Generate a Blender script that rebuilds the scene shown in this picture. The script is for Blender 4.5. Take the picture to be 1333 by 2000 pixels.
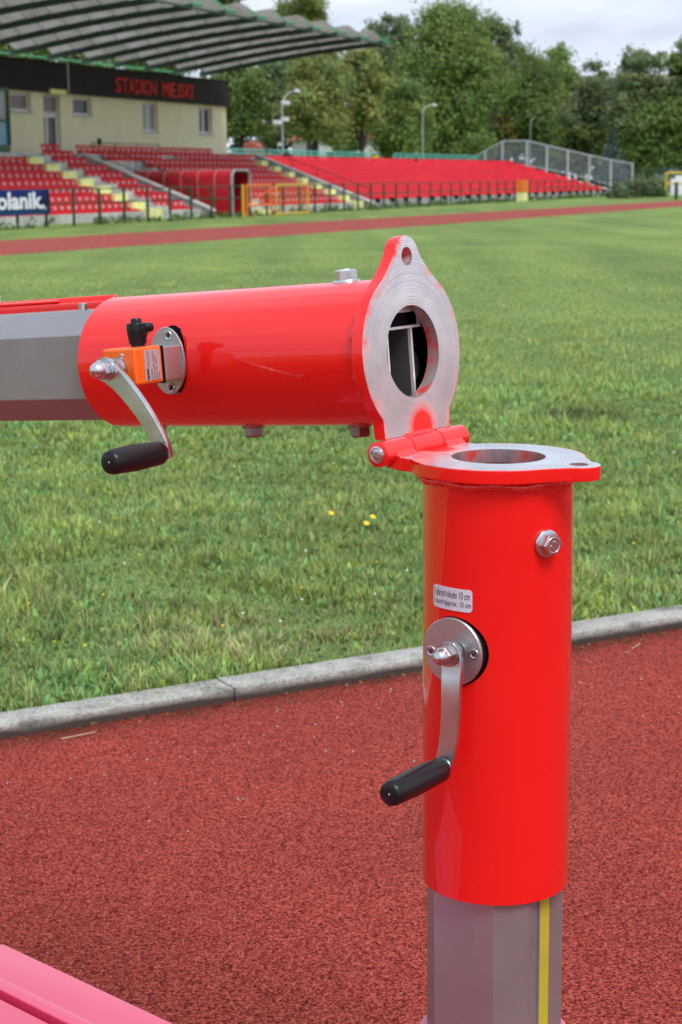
import bpy, bmesh, math, random
import numpy as np
from mathutils import Vector, Matrix

for o in list(bpy.data.objects):
    bpy.data.objects.remove(o, do_unlink=True)
SC = bpy.context.scene
COL = SC.collection
R = math.radians
PI = math.pi

# ------------------------------------------------------------------ camera
cam_d = bpy.data.cameras.new('camera')
cam = bpy.data.objects.new('camera', cam_d)
COL.objects.link(cam)
SC.camera = cam
TH = math.atan(647 / 3450)
RO = R(0.7)
r0 = Vector((1, 0, 0)); p0 = Vector((0, math.sin(TH), math.cos(TH))); w0 = Vector((0, math.cos(TH), -math.sin(TH)))
rr = r0 * math.cos(RO) - p0 * math.sin(RO)
pp = p0 * math.cos(RO) + r0 * math.sin(RO)
cam.matrix_world = Matrix(((rr.x, pp.x, -w0.x, 0), (rr.y, pp.y, -w0.y, 0), (rr.z, pp.z, -w0.z, 1.25), (0, 0, 0, 1)))
cam_d.sensor_fit = 'AUTO'
cam_d.sensor_width = 36
cam_d.lens = 36 * 3450 / 2000
cam_d.clip_start = 0.05
cam_d.clip_end = 3000
cam_d.dof.use_dof = True
cam_d.dof.focus_distance = 2.02
cam_d.dof.aperture_fstop = 15.0
SC.render.resolution_x = 682
SC.render.resolution_y = 1024

# ------------------------------------------------------------------ world, sun, exposure
SUN_EL, SUN_AZ = R(56), R(152)          # azimuth measured from +Y towards +X
world = bpy.data.worlds.new('World')
SC.world = world
world.use_nodes = True
nt = world.node_tree
nt.nodes.clear()
wo = nt.nodes.new('ShaderNodeOutputWorld')
bg = nt.nodes.new('ShaderNodeBackground')
sky = nt.nodes.new('ShaderNodeTexSky')
sky.sky_type = 'NISHITA'
sky.sun_disc = False
sky.sun_elevation = SUN_EL
sky.sun_rotation = SUN_AZ
sky.air_density = 1.0
sky.dust_density = 2.0
tc = nt.nodes.new('ShaderNodeTexCoord')
mp = nt.nodes.new('ShaderNodeMapping')
mp.inputs['Scale'].default_value = (1.0, 1.0, 3.2)
mp.inputs['Location'].default_value = (0.3, 0.1, 0.4)
ns = nt.nodes.new('ShaderNodeTexNoise')
ns.inputs['Scale'].default_value = 4.5
ns.inputs['Detail'].default_value = 7
ns.inputs['Roughness'].default_value = 0.5
ns.inputs['Distortion'].default_value = 0.3
cr = nt.nodes.new('ShaderNodeValToRGB')
cr.color_ramp.elements[0].position = 0.36
cr.color_ramp.elements[0].color = (3.8, 4.45, 5.6, 1)
cr.color_ramp.elements[1].position = 0.60
cr.color_ramp.elements[1].color = (6.7, 7.1, 8.0, 1)
mx = nt.nodes.new('ShaderNodeMix')
mx.data_type = 'RGBA'
mx.inputs[0].default_value = 0.9
bg.inputs['Strength'].default_value = 0.1
L = nt.links.new
L(tc.outputs['Generated'], mp.inputs['Vector'])
L(mp.outputs['Vector'], ns.inputs['Vector'])
L(ns.outputs['Fac'], cr.inputs['Fac'])
L(sky.outputs['Color'], mx.inputs[6])
L(cr.outputs['Color'], mx.inputs[7])
L(mx.outputs[2], bg.inputs['Color'])
L(bg.outputs['Background'], wo.inputs['Surface'])

sun_d = bpy.data.lights.new('sun', 'SUN')
sun_d.energy = 1.9
sun_d.angle = R(24)
sun_d.color = (1.0, 0.96, 0.9)
sun = bpy.data.objects.new('sun', sun_d)
COL.objects.link(sun)
sd = Vector((math.sin(SUN_AZ) * math.cos(SUN_EL), math.cos(SUN_AZ) * math.cos(SUN_EL), math.sin(SUN_EL)))
sun.rotation_euler = (-sd).to_track_quat('-Z', 'Y').to_euler()
sun.location = (-5, -3, 12)
SC.view_settings.view_transform = 'Standard'
SC.view_settings.look = 'None'
SC.view_settings.gamma = 1
SC.view_settings.use_curve_mapping = False
SC.view_settings.exposure = 0.6
SC.cycles.max_bounces = 8
SC.cycles.transparent_max_bounces = 8

# ------------------------------------------------------------------ materials
class NT:
    def __init__(s, name):
        s.m = bpy.data.materials.new(name); s.m.use_nodes = True
        s.t = s.m.node_tree; s.b = s.t.nodes['Principled BSDF']
        s.out = s.t.nodes['Material Output']
    def n(s, kind, **kw):
        x = s.t.nodes.new('ShaderNode' + kind)
        for k, v in kw.items():
            if k in x.inputs: x.inputs[k].default_value = v
            else: setattr(x, k, v)
        return x
    def l(s, a, b): s.t.links.new(a, b)
    def ramp(s, src, stops):
        x = s.n('ValToRGB'); e = x.color_ramp.elements
        while len(e) < len(stops): e.new(0.5)
        for i, (p, c) in enumerate(stops):
            e[i].position = p; e[i].color = (*c, 1)
        s.l(src, x.inputs['Fac']); return x
    def coord(s, which='Object'):
        return s.n('TexCoord').outputs[which]
    def pos(s):
        return s.n('NewGeometry').outputs['Position']
    def mix(s, f, a, b, mode='MIX'):
        x = s.n('Mix'); x.data_type = 'RGBA'; x.blend_type = mode
        for i, v in ((0, f), (6, a), (7, b)):
            if hasattr(v, 'is_linked') or hasattr(v, 'links'): s.l(v, x.inputs[i])
            else: x.inputs[i].default_value = v if i == 0 else (*v, 1)
        return x.outputs[2]
    def bump(s, h, strength=0.3, dist=0.002):
        x = s.n('Bump'); x.inputs['Strength'].default_value = strength; x.inputs['Distance'].default_value = dist
        s.l(h, x.inputs['Height']); s.l(x.outputs['Normal'], s.b.inputs['Normal'])
    def set(s, **kw):
        for k, v in kw.items():
            k = k.replace('_', ' ')
            s.b.inputs[k].default_value = (*v, 1) if isinstance(v, tuple) else v
        return s

def simple(name, col, rough=0.5, metal=0.0, spec=0.5, var=0.12, vscale=6.0, bump=0.0, bscale=60, bdist=0.001, coat=0.0):
    t = NT(name); t.set(Roughness=rough, Metallic=metal, Specular_IOR_Level=spec, Coat_Weight=coat)
    n = t.n('TexNoise', Scale=vscale, Detail=4.0)
    t.l(t.coord(), n.inputs['Vector'])
    lo = tuple(c * (1 - var) for c in col); hi = tuple(min(1, c * (1 + var)) for c in col)
    rp = t.ramp(n.outputs['Fac'], [(0.3, lo), (0.7, hi)])
    t.l(rp.outputs['Color'], t.b.inputs['Base Color'])
    if bump:
        n2 = t.n('TexNoise', Scale=bscale, Detail=3.0); t.l(t.coord(), n2.inputs['Vector'])
        t.bump(n2.outputs['Fac'], bump, bdist)
    return t.m

M = {}
# glossy red powder coat with very faint orange peel
t = NT('red_gloss_paint'); t.set(Roughness=0.22, Specular_IOR_Level=0.2, Coat_Weight=0.8, Coat_Roughness=0.04)
n = t.n('TexNoise', Scale=5.0, Detail=3.0); t.l(t.coord(), n.inputs['Vector'])
rp = t.ramp(n.outputs['Fac'], [(0.3, (0.78, 0.009, 0.008)), (0.7, (0.84, 0.013, 0.011))])
t.l(rp.outputs['Color'], t.b.inputs['Base Color'])
n = t.n('TexNoise', Scale=190.0, Detail=2.0); t.l(t.coord(), n.inputs['Vector'])
n3 = t.n('TexNoise', Scale=12.0, Detail=3.0); t.l(t.coord(), n3.inputs['Vector'])
ad = t.n('Math', operation='ADD'); t.l(n.outputs['Fac'], ad.inputs[0])
ml = t.n('Math', operation='MULTIPLY'); t.l(n3.outputs['Fac'], ml.inputs[0]); ml.inputs[1].default_value = 3.0
t.l(ml.outputs[0], ad.inputs[1]); t.bump(ad.outputs[0], 0.16, 0.0006)
nw = t.n('TexNoise', Scale=14.0, Detail=8.0, Roughness=0.7); t.l(t.coord(), nw.inputs['Vector'])
rw = t.ramp(nw.outputs['Fac'], [(0.35, (0.20, 0.20, 0.20)), (0.75, (0.34, 0.34, 0.34))]); t.l(rw.outputs['Color'], t.b.inputs['Roughness'])
mpd = t.n('Mapping'); mpd.inputs['Scale'].default_value = (70, 70, 9); t.l(t.coord(), mpd.inputs['Vector'])
nd = t.n('TexNoise', Scale=1.0, Detail=6.0, Roughness=0.6); t.l(mpd.outputs[0], nd.inputs['Vector'])
rd = t.ramp(nd.outputs['Fac'], [(0.70, (0, 0, 0)), (0.80, (0.16, 0.16, 0.16))])
t.l(t.mix(rd.outputs['Color'], rp.outputs['Color'], (0.42, 0.10, 0.08)), t.b.inputs['Base Color'])
M['red'] = t.m
M['red_weld'] = simple('red_painted_weld', (0.78, 0.018, 0.014), 0.28, coat=0.4, bump=0.5, bscale=120, bdist=0.002)

def steel(name, radial, paint_rim):
    """machined plate: turning grooves round the bore, red overspray at the rim"""
    t = NT(name); t.set(Metallic=0.9, Roughness=0.24)
    sp = t.n('SeparateXYZ'); t.l(t.coord(), sp.inputs[0])
    cx = t.n('Math', operation='POWER'); t.l(sp.outputs[0], cx.inputs[0]); cx.inputs[1].default_value = 2
    cy = t.n('Math', operation='POWER'); t.l(sp.outputs[1], cy.inputs[0]); cy.inputs[1].default_value = 2
    a = t.n('Math', operation='ADD'); t.l(cx.outputs[0], a.inputs[0]); t.l(cy.outputs[0], a.inputs[1])
    rad = t.n('Math', operation='SQRT'); t.l(a.outputs[0], rad.inputs[0])
    nr = t.n('TexNoise', Scale=1.0, Detail=3.0); nr.noise_dimensions = '1D'
    m1 = t.n('Math', operation='MULTIPLY'); t.l(rad.outputs[0], m1.inputs[0]); m1.inputs[1].default_value = 900
    t.l(m1.outputs[0], nr.inputs['W'])
    bn = t.n('TexNoise', Scale=22.0, Detail=5.0); t.l(t.coord(), bn.inputs['Vector'])
    base = t.ramp(bn.outputs['Fac'], [(0.3, (0.70, 0.71, 0.74)), (0.7, (0.93, 0.94, 0.96))])
    groove = t.ramp(nr.outputs['Fac'], [(0.36, (0.80, 0.80, 0.81)), (0.50, (1, 1, 1))])
    c = t.mix(1.0, base.outputs['Color'], groove.outputs['Color'], 'MULTIPLY')
    # red overspray, uneven, growing towards the plate's edge
    def mth(op, x, y=None, z=None):
        q = t.n('Math', operation=op)
        for i, w in enumerate((x, y, z)):
            if w is None: continue
            if hasattr(w, 'links'): t.l(w, q.inputs[i])
            else: q.inputs[i].default_value = w
        return q.outputs[0]
    ay = mth('ABSOLUTE', sp.outputs[1])
    d1 = mth('SUBTRACT', rad.outputs[0], 0.0985)
    d2 = mth('ADD', mth('SUBTRACT', ay, 0.048), mth('MULTIPLY', mth('SUBTRACT', sp.outputs[0], 0.083), 0.65))
    d2 = mth('MAXIMUM', d2, mth('SUBTRACT', sp.outputs[0], 0.135)); d2 = mth('MAXIMUM', d2, mth('SUBTRACT', 0.05, sp.outputs[0]))
    d3 = mth('MAXIMUM', mth('SUBTRACT', ay, 0.0675), mth('ADD', sp.outputs[0], 0.045)); d3 = mth('MAXIMUM', d3, mth('SUBTRACT', -0.115, sp.outputs[0]))
    dd = mth('MINIMUM', mth('MINIMUM', d1, d2), d3)
    on = t.n('TexNoise', Scale=24.0, Detail=8.0, Roughness=0.65); t.l(t.coord(), on.inputs['Vector'])
    mr = t.n('MapRange'); t.l(dd, mr.inputs[0]); mr.inputs[1].default_value = -0.040; mr.inputs[2].default_value = 0.0
    mr.inputs[3].default_value = -0.15; mr.inputs[4].default_value = paint_rim
    s1 = t.n('Math', operation='ADD'); t.l(on.outputs['Fac'], s1.inputs[0]); t.l(mr.outputs[0], s1.inputs[1])
    rp = t.ramp(s1.outputs[0], [(0.60, (0, 0, 0)), (0.82, (1, 1, 1))])
    # patch at the hinge side
    hp = t.n('Vector' + 'Math'); hp.operation = 'DISTANCE'; t.l(t.coord(), hp.inputs[0]); hp.inputs[1].default_value = (-0.088, 0.008, 0)
    hr = t.n('MapRange'); t.l(hp.outputs['Value'], hr.inputs[0]); hr.inputs[1].default_value = 0.036; hr.inputs[2].default_value = 0.018
    mxp = t.n('Math', operation='MAXIMUM'); t.l(rp.outputs['Color'], mxp.inputs[0]); t.l(hr.outputs[0], mxp.inputs[1])
    col = t.mix(mxp.outputs[0], c, (0.78, 0.02, 0.014))
    t.l(col, t.b.inputs['Base Color'])
    im = t.n('Math', operation='MULTIPLY_ADD'); t.l(mxp.outputs[0], im.inputs[0]); im.inputs[1].default_value = -0.85; im.inputs[2].default_value = 0.85
    t.l(im.outputs[0], t.b.inputs['Metallic'])
    t.bump(nr.outputs['Fac'], 0.35, 0.0003)
    return t.m
M['plate'] = steel('machined_steel', True, 0.20)
M['zinc'] = simple('zinc_plated_steel', (0.62, 0.63, 0.65), 0.27, 1.0, var=0.14, vscale=40, bump=0.15, bscale=300, bdist=0.0004)
M['satin'] = simple('satin_aluminium', (0.50, 0.50, 0.51), 0.38, 0.9, var=0.06, vscale=30, bump=0.08, bscale=500, bdist=0.0003)
M['zinc_dark'] = simple('dull_bolt_steel', (0.34, 0.33, 0.34), 0.35, 1.0, var=0.2, vscale=80)
M['anod'] = simple('grey_anodised_aluminium', (0.36, 0.35, 0.37), 0.30, 0.6, var=0.05, vscale=9)
t = NT('grey_anodised_extrusion'); t.set(Metallic=0.6, Specular_IOR_Level=0.5)
mpx = t.n('Mapping'); mpx.inputs['Scale'].default_value = (260, 260, 1.2); t.l(t.coord(), mpx.inputs['Vector'])
n = t.n('TexNoise', Scale=1.0, Detail=3.0); t.l(mpx.outputs[0], n.inputs['Vector'])
n2 = t.n('TexNoise', Scale=9.0, Detail=7.0, Roughness=0.65); t.l(t.coord(), n2.inputs['Vector'])
n5 = t.n('TexNoise', Scale=120.0, Detail=2.0); t.l(t.coord(), n5.inputs['Vector'])
c = t.ramp(n2.outputs['Fac'], [(0.3, (0.305, 0.305, 0.320)), (0.7, (0.350, 0.350, 0.368))])
c5 = t.ramp(n5.outputs['Fac'], [(0.22, (0.45, 0.45, 0.45)), (0.27, (1, 1, 1))])
t.l(t.mix(1.0, c.outputs['Color'], c5.outputs['Color'], 'MULTIPLY'), t.b.inputs['Base Color'])
q = t.ramp(n2.outputs['Fac'], [(0.3, (0.24, 0.24, 0.24)), (0.7, (0.40, 0.40, 0.40))]); t.l(q.outputs['Color'], t.b.inputs['Roughness'])
t.bump(n.outputs['Fac'], 0.10, 0.0004)
M['anod'] = t.m
M['bright_edge'] = simple('sawn_aluminium_edge', (0.82, 0.82, 0.84), 0.45, 0.4, var=0.05)
M['black_plastic'] = simple('black_plastic', (0.008, 0.008, 0.009), 0.36, spec=0.35, var=0.1, bump=0.12, bscale=260, bdist=0.0004)
M['plug_and_shade_grey'] = simple('dark_grey_plastic_and_shade', (0.075, 0.075, 0.08), 0.5)  # plastic tone, also paints the shade inside the bore
M['black'] = simple('black_rubber', (0.006, 0.006, 0.006), 0.8, spec=0.15)
M['orange'] = simple('orange_plastic', (0.86, 0.135, 0.012), 0.34, var=0.04)
M['sticker'] = simple('white_sticker', (0.60, 0.59, 0.66), 0.4, var=0.03)
M['silver_label'] = simple('silver_label', (0.50, 0.42, 0.44), 0.4, 0.25, var=0.05)
M['ink'] = simple('black_ink', (0.02, 0.02, 0.03), 0.5, var=0.0)
M['navy'] = simple('navy_print', (0.01, 0.012, 0.09), 0.5, var=0.0)
M["yellow_strip"] = simple("yellow_scale_strip", (0.50, 0.43, 0.04), 0.4, var=0.08, vscale=20)
M['red_sky_sheen'] = simple('red_sheet_with_sky_sheen', (0.66, 0.045, 0.120), 0.16, var=0.05, vscale=3, coat=1.0)  # red paint with the sky's pink reflection mixed into its base colour

M['seat'] = simple('red_seat_plastic', (0.58, 0.012, 0.026), 0.55, spec=0.25, var=0.18, vscale=1.2)
M['seat_pale'] = simple('paler_red_seat_plastic', (0.68, 0.022, 0.040), 0.6, spec=0.2, var=0.12, vscale=0.6)  # slightly paler red, for the long right block
M['seat_spot'] = simple('pale_seat_plate', (0.62, 0.40, 0.36), 0.6, var=0.2, vscale=3)
M['concrete'] = simple('grey_concrete', (0.30, 0.30, 0.29), 0.85, var=0.25, vscale=2.2, bump=0.4, bscale=30, bdist=0.01)
M['pale_concrete'] = simple('pale_concrete', (0.46, 0.46, 0.44), 0.85, var=0.2, vscale=2.0, bump=0.3, bscale=30, bdist=0.01)
M['yellow_concrete'] = simple('yellow_painted_concrete', (0.72, 0.73, 0.32), 0.8, var=0.18, vscale=5)
M['cream'] = simple('cream_render', (0.72, 0.68, 0.47), 0.85, var=0.05, vscale=1.0, bump=0.2, bscale=40, bdist=0.004)
M['charcoal'] = simple('charcoal_sheet', (0.017, 0.014, 0.015), 0.7, spec=0.2, var=0.15, vscale=1.5)
M['white_frame'] = simple('white_plastic_frame', (0.62, 0.62, 0.64), 0.4, var=0.04)
M['dark_glass'] = simple('dark_window_glass', (0.035, 0.028, 0.028), 0.2, spec=0.4, var=0.3, vscale=1.5)
M['blind'] = simple('brown_blind_behind_glass', (0.17, 0.115, 0.11), 0.3, var=0.15, vscale=2)
M['grey_glass'] = simple('grey_window_glass', (0.22, 0.22, 0.21), 0.15, var=0.25, vscale=1.5)
M['blue_glass'] = simple('blue_window_glass', (0.10, 0.24, 0.36), 0.12, var=0.2, vscale=1.5)
M['dark_green'] = simple('dark_green_paint', (0.010, 0.042, 0.022), 0.5, var=0.2, vscale=3)
M['mid_green'] = simple('green_painted_panel', (0.008, 0.075, 0.022), 0.45, var=0.1)
M['fresh_green'] = simple('bright_green_tube_paint', (0.03, 0.28, 0.13), 0.45, var=0.15)
M['teal'] = simple('teal_painted_steel', (0.07, 0.36, 0.30), 0.5, var=0.15)
M['galv'] = simple('galvanised_steel', (0.40, 0.45, 0.47), 0.5, 0.15, var=0.1, vscale=3)
M['lamp_white'] = simple('pale_grey_pole_paint', (0.34, 0.36, 0.36), 0.5, var=0.08)
M['yellow_paint'] = simple('yellow_steel_paint', (0.60, 0.40, 0.03), 0.45, var=0.1)
M['orange_paint'] = simple('orange_steel_paint', (0.75, 0.17, 0.015), 0.45, var=0.1)
M['letter_red'] = simple('red_letter_paint', (0.50, 0.025, 0.02), 0.6, spec=0.2, var=0.1)
M['bark'] = simple('grey_brown_bark', (0.055, 0.042, 0.033), 0.9, var=0.35, vscale=3, bump=0.6, bscale=15, bdist=0.03)
M['roof_tile'] = simple('red_roof_tiles', (0.33, 0.09, 0.06), 0.8, var=0.25, vscale=3)
M['house_wall'] = simple('white_house_render', (0.62, 0.62, 0.63), 0.85, var=0.05)
M['dandelion'] = simple('yellow_petals', (0.80, 0.55, 0.02), 0.6, var=0.1)
M['white_petal'] = simple('white_petals', (0.7, 0.7, 0.66), 0.6, var=0.1)
M['straw'] = simple('dry_straw', (0.50, 0.36, 0.24), 0.7, var=0.2)
M['banner_white'] = simple('white_banner_print', (0.72, 0.74, 0.82), 0.5, var=0.02)
# blue banner fading into black at its right end (flat print)
t = NT('blue_banner_print'); t.set(Roughness=0.7, Specular_IOR_Level=0.15)
sp = t.n('SeparateXYZ'); t.l(t.coord(), sp.inputs[0])
mr = t.n('MapRange'); t.l(sp.outputs[0], mr.inputs[0]); mr.inputs[1].default_value = 0.55; mr.inputs[2].default_value = 1.15
mz = t.n('MapRange'); t.l(sp.outputs[2], mz.inputs[0]); mz.inputs[1].default_value = -0.36; mz.inputs[2].default_value = 0.36
bl = t.ramp(mz.outputs[0], [(0.0, (0.006, 0.055, 0.14)), (0.45, (0.004, 0.014, 0.06)), (0.95, (0.010, 0.028, 0.15))])
t.l(t.mix(mr.outputs[0], bl.outputs['Color'], (0.008, 0.006, 0.014)), t.b.inputs['Base Color'])
M['banner_blue'] = t.m
# tunnel skin: red polycarbonate
t = NT('red_polycarbonate'); t.set(Roughness=0.25, Coat_Weight=0.4)
n = t.n('TexNoise', Scale=1.5, Detail=3.0); t.l(t.coord(), n.inputs['Vector'])
rp = t.ramp(n.outputs['Fac'], [(0.3, (0.40, 0.008, 0.022)), (0.7, (0.52, 0.012, 0.03))])
t.l(rp.outputs['Color'], t.b.inputs['Base Color'])
M['tunnel'] = t.m
M['pink_rib'] = simple('pale_red_rib', (0.66, 0.22, 0.24), 0.4)
# canopy vault sheet: lets daylight through
t = NT('frosted_roof_sheet'); t.t.nodes.remove(t.b)
d = t.n('BsdfDiffuse'); tr = t.n('BsdfTranslucent'); ms = t.n('MixShader'); ms.inputs[0].default_value = 0.52
oi = t.n('ObjectInfo')
n = t.n('TexNoise', Scale=1.3, Detail=4.0); t.l(t.coord(), n.inputs['Vector'])
rp = t.ramp(n.outputs['Fac'], [(0.3, (0.30, 0.30, 0.27)), (0.7, (0.44, 0.44, 0.42))])
rp2 = t.ramp(oi.outputs['Random'], [(0.0, (0.80, 0.80, 0.76)), (1.0, (1, 1, 1))])
c = t.mix(1.0, rp.outputs['Color'], rp2.outputs['Color'], 'MULTIPLY')
t.l(c, d.inputs['Color']); t.l(c, tr.inputs['Color'])
t.l(d.outputs[0], ms.inputs[1]); t.l(tr.outputs[0], ms.inputs[2]); t.l(ms.outputs[0], t.out.inputs['Surface'])
M['roof_sheet'] = t.m

def leaf_mat(name, transl=0.45, rough=0.55):
    t = NT(name); t.set(Roughness=rough, Specular_IOR_Level=0.3)
    at = t.n('Attribute'); at.attribute_name = 'col'
    t.l(at.outputs['Color'], t.b.inputs['Base Color'])
    tr = t.n('BsdfTranslucent'); t.l(at.outputs['Color'], tr.inputs['Color'])
    ms = t.n('MixShader'); ms.inputs[0].default_value = transl
    t.l(t.b.outputs[0], ms.inputs[1]); t.l(tr.outputs[0], ms.inputs[2]); t.l(ms.outputs[0], t.out.inputs['Surface'])
    return t.m
M['leaf'] = leaf_mat('leaves')
M['blade'] = leaf_mat('grass_blades', 0.3, 0.5)

# field: grass seen from far, mowing bands and patches
t = NT('field_grass'); t.set(Roughness=0.9, Specular_IOR_Level=0.15)
P = t.pos()
n1 = t.n('TexNoise', Scale=0.35, Detail=5.0); t.l(P, n1.inputs['Vector'])
mpn = t.n('Mapping'); t.l(P, mpn.inputs['Vector']); mpn.inputs['Rotation'].default_value = (0, 0, R(21.7)); mpn.inputs['Scale'].default_value = (0.9, 0.10, 1)
n2 = t.n('TexNoise', Scale=0.9, Detail=4.0); t.l(mpn.outputs[0], n2.inputs['Vector'])
n3 = t.n('TexNoise', Scale=24.0, Detail=5.0, Roughness=0.7); t.l(P, n3.inputs['Vector'])
c1 = t.ramp(n1.outputs['Fac'], [(0.32, (0.140, 0.220, 0.064)), (0.68, (0.205, 0.290, 0.092))])
c2 = t.ramp(n2.outputs['Fac'], [(0.36, (0.80, 0.83, 0.80)), (0.62, (1.12, 1.10, 1.0))])
c3 = t.ramp(n3.outputs['Fac'], [(0.30, (0.6, 0.62, 0.55)), (0.66, (1.2, 1.18, 1.15))])
c = t.mix(1.0, t.mix(1.0, c1.outputs['Color'], c2.outputs['Color'], 'MULTIPLY'), c3.outputs['Color'], 'MULTIPLY')
n4 = t.n('TexNoise', Scale=3.2, Detail=3.0); t.l(mpn.outputs[0], n4.inputs['Vector'])
c4 = t.ramp(n4.outputs['Fac'], [(0.66, (0, 0, 0)), (0.76, (1, 1, 1))])
t.l(t.mix(c4.outputs['Color'], c, (0.27, 0.30, 0.09)), t.b.inputs['Base Color'])
t.bump(n3.outputs['Fac'], 0.6, 0.03)
M['field'] = t.m

def rubber(name, lo, mid, hi, s, dist, kerb_dirt=False):
    t = NT(name); t.set(Roughness=0.95, Specular_IOR_Level=0.06)
    P = t.pos()
    v = t.n('TexVoronoi', Scale=s); v.feature = 'F1'; t.l(P, v.inputs['Vector'])
    n = t.n('TexNoise', Scale=s * 0.75, Detail=5.0, Roughness=0.8); t.l(P, n.inputs['Vector'])
    g = t.n('TexNoise', Scale=1.3, Detail=8.0, Roughness=0.65); t.l(P, g.inputs['Vector'])
    sp = t.n('SeparateColor'); t.l(v.outputs['Color'], sp.inputs[0])
    cell = t.ramp(sp.outputs[0], [(0.0, (0.78, 0.76, 0.76)), (0.5, (1.0, 1.0, 1.0)), (1.0, (1.22, 1.24, 1.26))])
    cc = t.ramp(n.outputs['Fac'], [(0.40, lo), (0.475, mid), (0.62, hi)])
    vv = t.ramp(v.outputs['Distance'], [(0.25, (1.1, 1.1, 1.1)), (0.80, (0.55, 0.52, 0.52))])
    gg = t.ramp(g.outputs['Fac'], [(0.3, (0.86, 0.88, 0.90)), (0.7, (1.09, 1.07, 1.05))])
    c = t.mix(1.0, cc.outputs['Color'], cell.outputs['Color'], 'MULTIPLY')
    c = t.mix(1.0, c, vv.outputs['Color'], 'MULTIPLY')
    c = t.mix(1.0, c, gg.outputs['Color'], 'MULTIPLY')
    # pale grit caught in the binder
    v2 = t.n('TexVoronoi', Scale=s * 0.30); t.l(P, v2.inputs['Vector']); s2 = t.n('SeparateColor'); t.l(v2.outputs['Color'], s2.inputs[0])
    k1 = t.ramp(s2.outputs[1], [(0.985, (0, 0, 0)), (0.99, (1, 1, 1))]); k2 = t.ramp(v2.outputs['Distance'], [(0.10, (1, 1, 1)), (0.22, (0, 0, 0))])
    c = t.mix(t.mix(1.0, k1.outputs['Color'], k2.outputs['Color'], 'MULTIPLY'), c, (0.45, 0.36, 0.32))
    if kerb_dirt:      # dark dirt gathered along the kerb
        vm = t.n('VectorMath'); vm.operation = 'DOT_PRODUCT'; t.l(P, vm.inputs[0]); vm.inputs[1].default_value = (KN.x, KN.y, 0)
        m = t.n('MapRange'); t.l(vm.outputs['Value'], m.inputs[0]); q0 = KA.dot(KN); m.inputs[1].default_value = q0 - 0.30; m.inputs[2].default_value = q0 - 0.10
        dn = t.n('TexNoise', Scale=7.0, Detail=7.0, Roughness=0.7); t.l(P, dn.inputs['Vector'])
        mm = t.n('Math', operation='MULTIPLY'); t.l(m.outputs[0], mm.inputs[0]); t.l(dn.outputs['Fac'], mm.inputs[1])
        rr_ = t.ramp(mm.outputs[0], [(0.18, (0, 0, 0)), (0.55, (0.8, 0.8, 0.8))])
        c = t.mix(rr_.outputs['Color'], c, (0.085, 0.030, 0.024))
    t.l(c, t.b.inputs['Base Color'])
    ad = t.n('Math', operation='SUBTRACT'); t.l(n.outputs['Fac'], ad.inputs[0]); t.l(v.outputs['Distance'], ad.inputs[1])
    t.bump(ad.outputs[0], 1.0, dist)
    return t.m
KA = Vector((-0.827, 4.092)); KB = Vector((1.005, 5.079)); KD = (KB - KA).normalized(); KN = Vector((-KD.y, KD.x))   # kerb back edge
M['track'] = rubber('red_rubber_granules', (0.028, 0.008, 0.007), (0.45, 0.056, 0.042), (0.72, 0.18, 0.135), 240, 0.005, True)
M['far_track'] = rubber('faded_red_track', (0.28, 0.060, 0.052), (0.36, 0.085, 0.075), (0.44, 0.13, 0.11), 20, 0.003)

t = NT('kerb_concrete'); t.set(Roughness=0.9, Specular_IOR_Level=0.2)
n = t.n('TexNoise', Scale=9.0, Detail=8.0, Roughness=0.65); t.l(t.pos(), n.inputs['Vector'])
n2 = t.n('TexNoise', Scale=140.0, Detail=4.0); t.l(t.pos(), n2.inputs['Vector'])
c = t.ramp(n.outputs['Fac'], [(0.34, (0.17, 0.165, 0.145)), (0.46, (0.34, 0.34, 0.31)), (0.72, (0.50, 0.50, 0.47))])
c2 = t.ramp(n2.outputs['Fac'], [(0.34, (0.62, 0.62, 0.6)), (0.62, (1.15, 1.15, 1.15))])
c = t.mix(1.0, c.outputs['Color'], c2.outputs['Color'], 'MULTIPLY')
# rubber dust and grime low on the face
sp = t.n('SeparateXYZ'); t.l(t.pos(), sp.inputs[0])
mr = t.n('MapRange'); t.l(sp.outputs[2], mr.inputs[0]); mr.inputs[1].default_value = -0.001; mr.inputs[2].default_value = -0.022
mm = t.n('Math', operation='MULTIPLY'); t.l(mr.outputs[0], mm.inputs[0]); t.l(n.outputs['Fac'], mm.inputs[1])
m3 = t.n('Math', operation='MULTIPLY'); t.l(mm.outputs[0], m3.inputs[0]); m3.inputs[1].default_value = 2.6; m3.use_clamp = True
t.l(t.mix(m3.outputs[0], c, (0.060, 0.042, 0.036)), t.b.inputs['Base Color'])
t.bump(n2.outputs['Fac'], 0.6, 0.003)
M['kerb'] = t.m

# ------------------------------------------------------------------ mesh building
def link(o, parent=None):
    COL.objects.link(o)
    if parent is not None: o.parent = parent
    return o

def tag(o, label=None, cat=None, group=None, kind=None):
    if label: o['label'] = label
    if cat: o['category'] = cat
    if group: o['group'] = group
    if kind: o['kind'] = kind
    return o

def empty(name, loc=(0, 0, 0), rotz=0.0, **kw):
    o = bpy.data.objects.new(name, None); link(o)
    o.location = loc; o.rotation_euler = (0, 0, rotz); o.empty_display_size = 0.2
    return tag(o, **kw)

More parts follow.
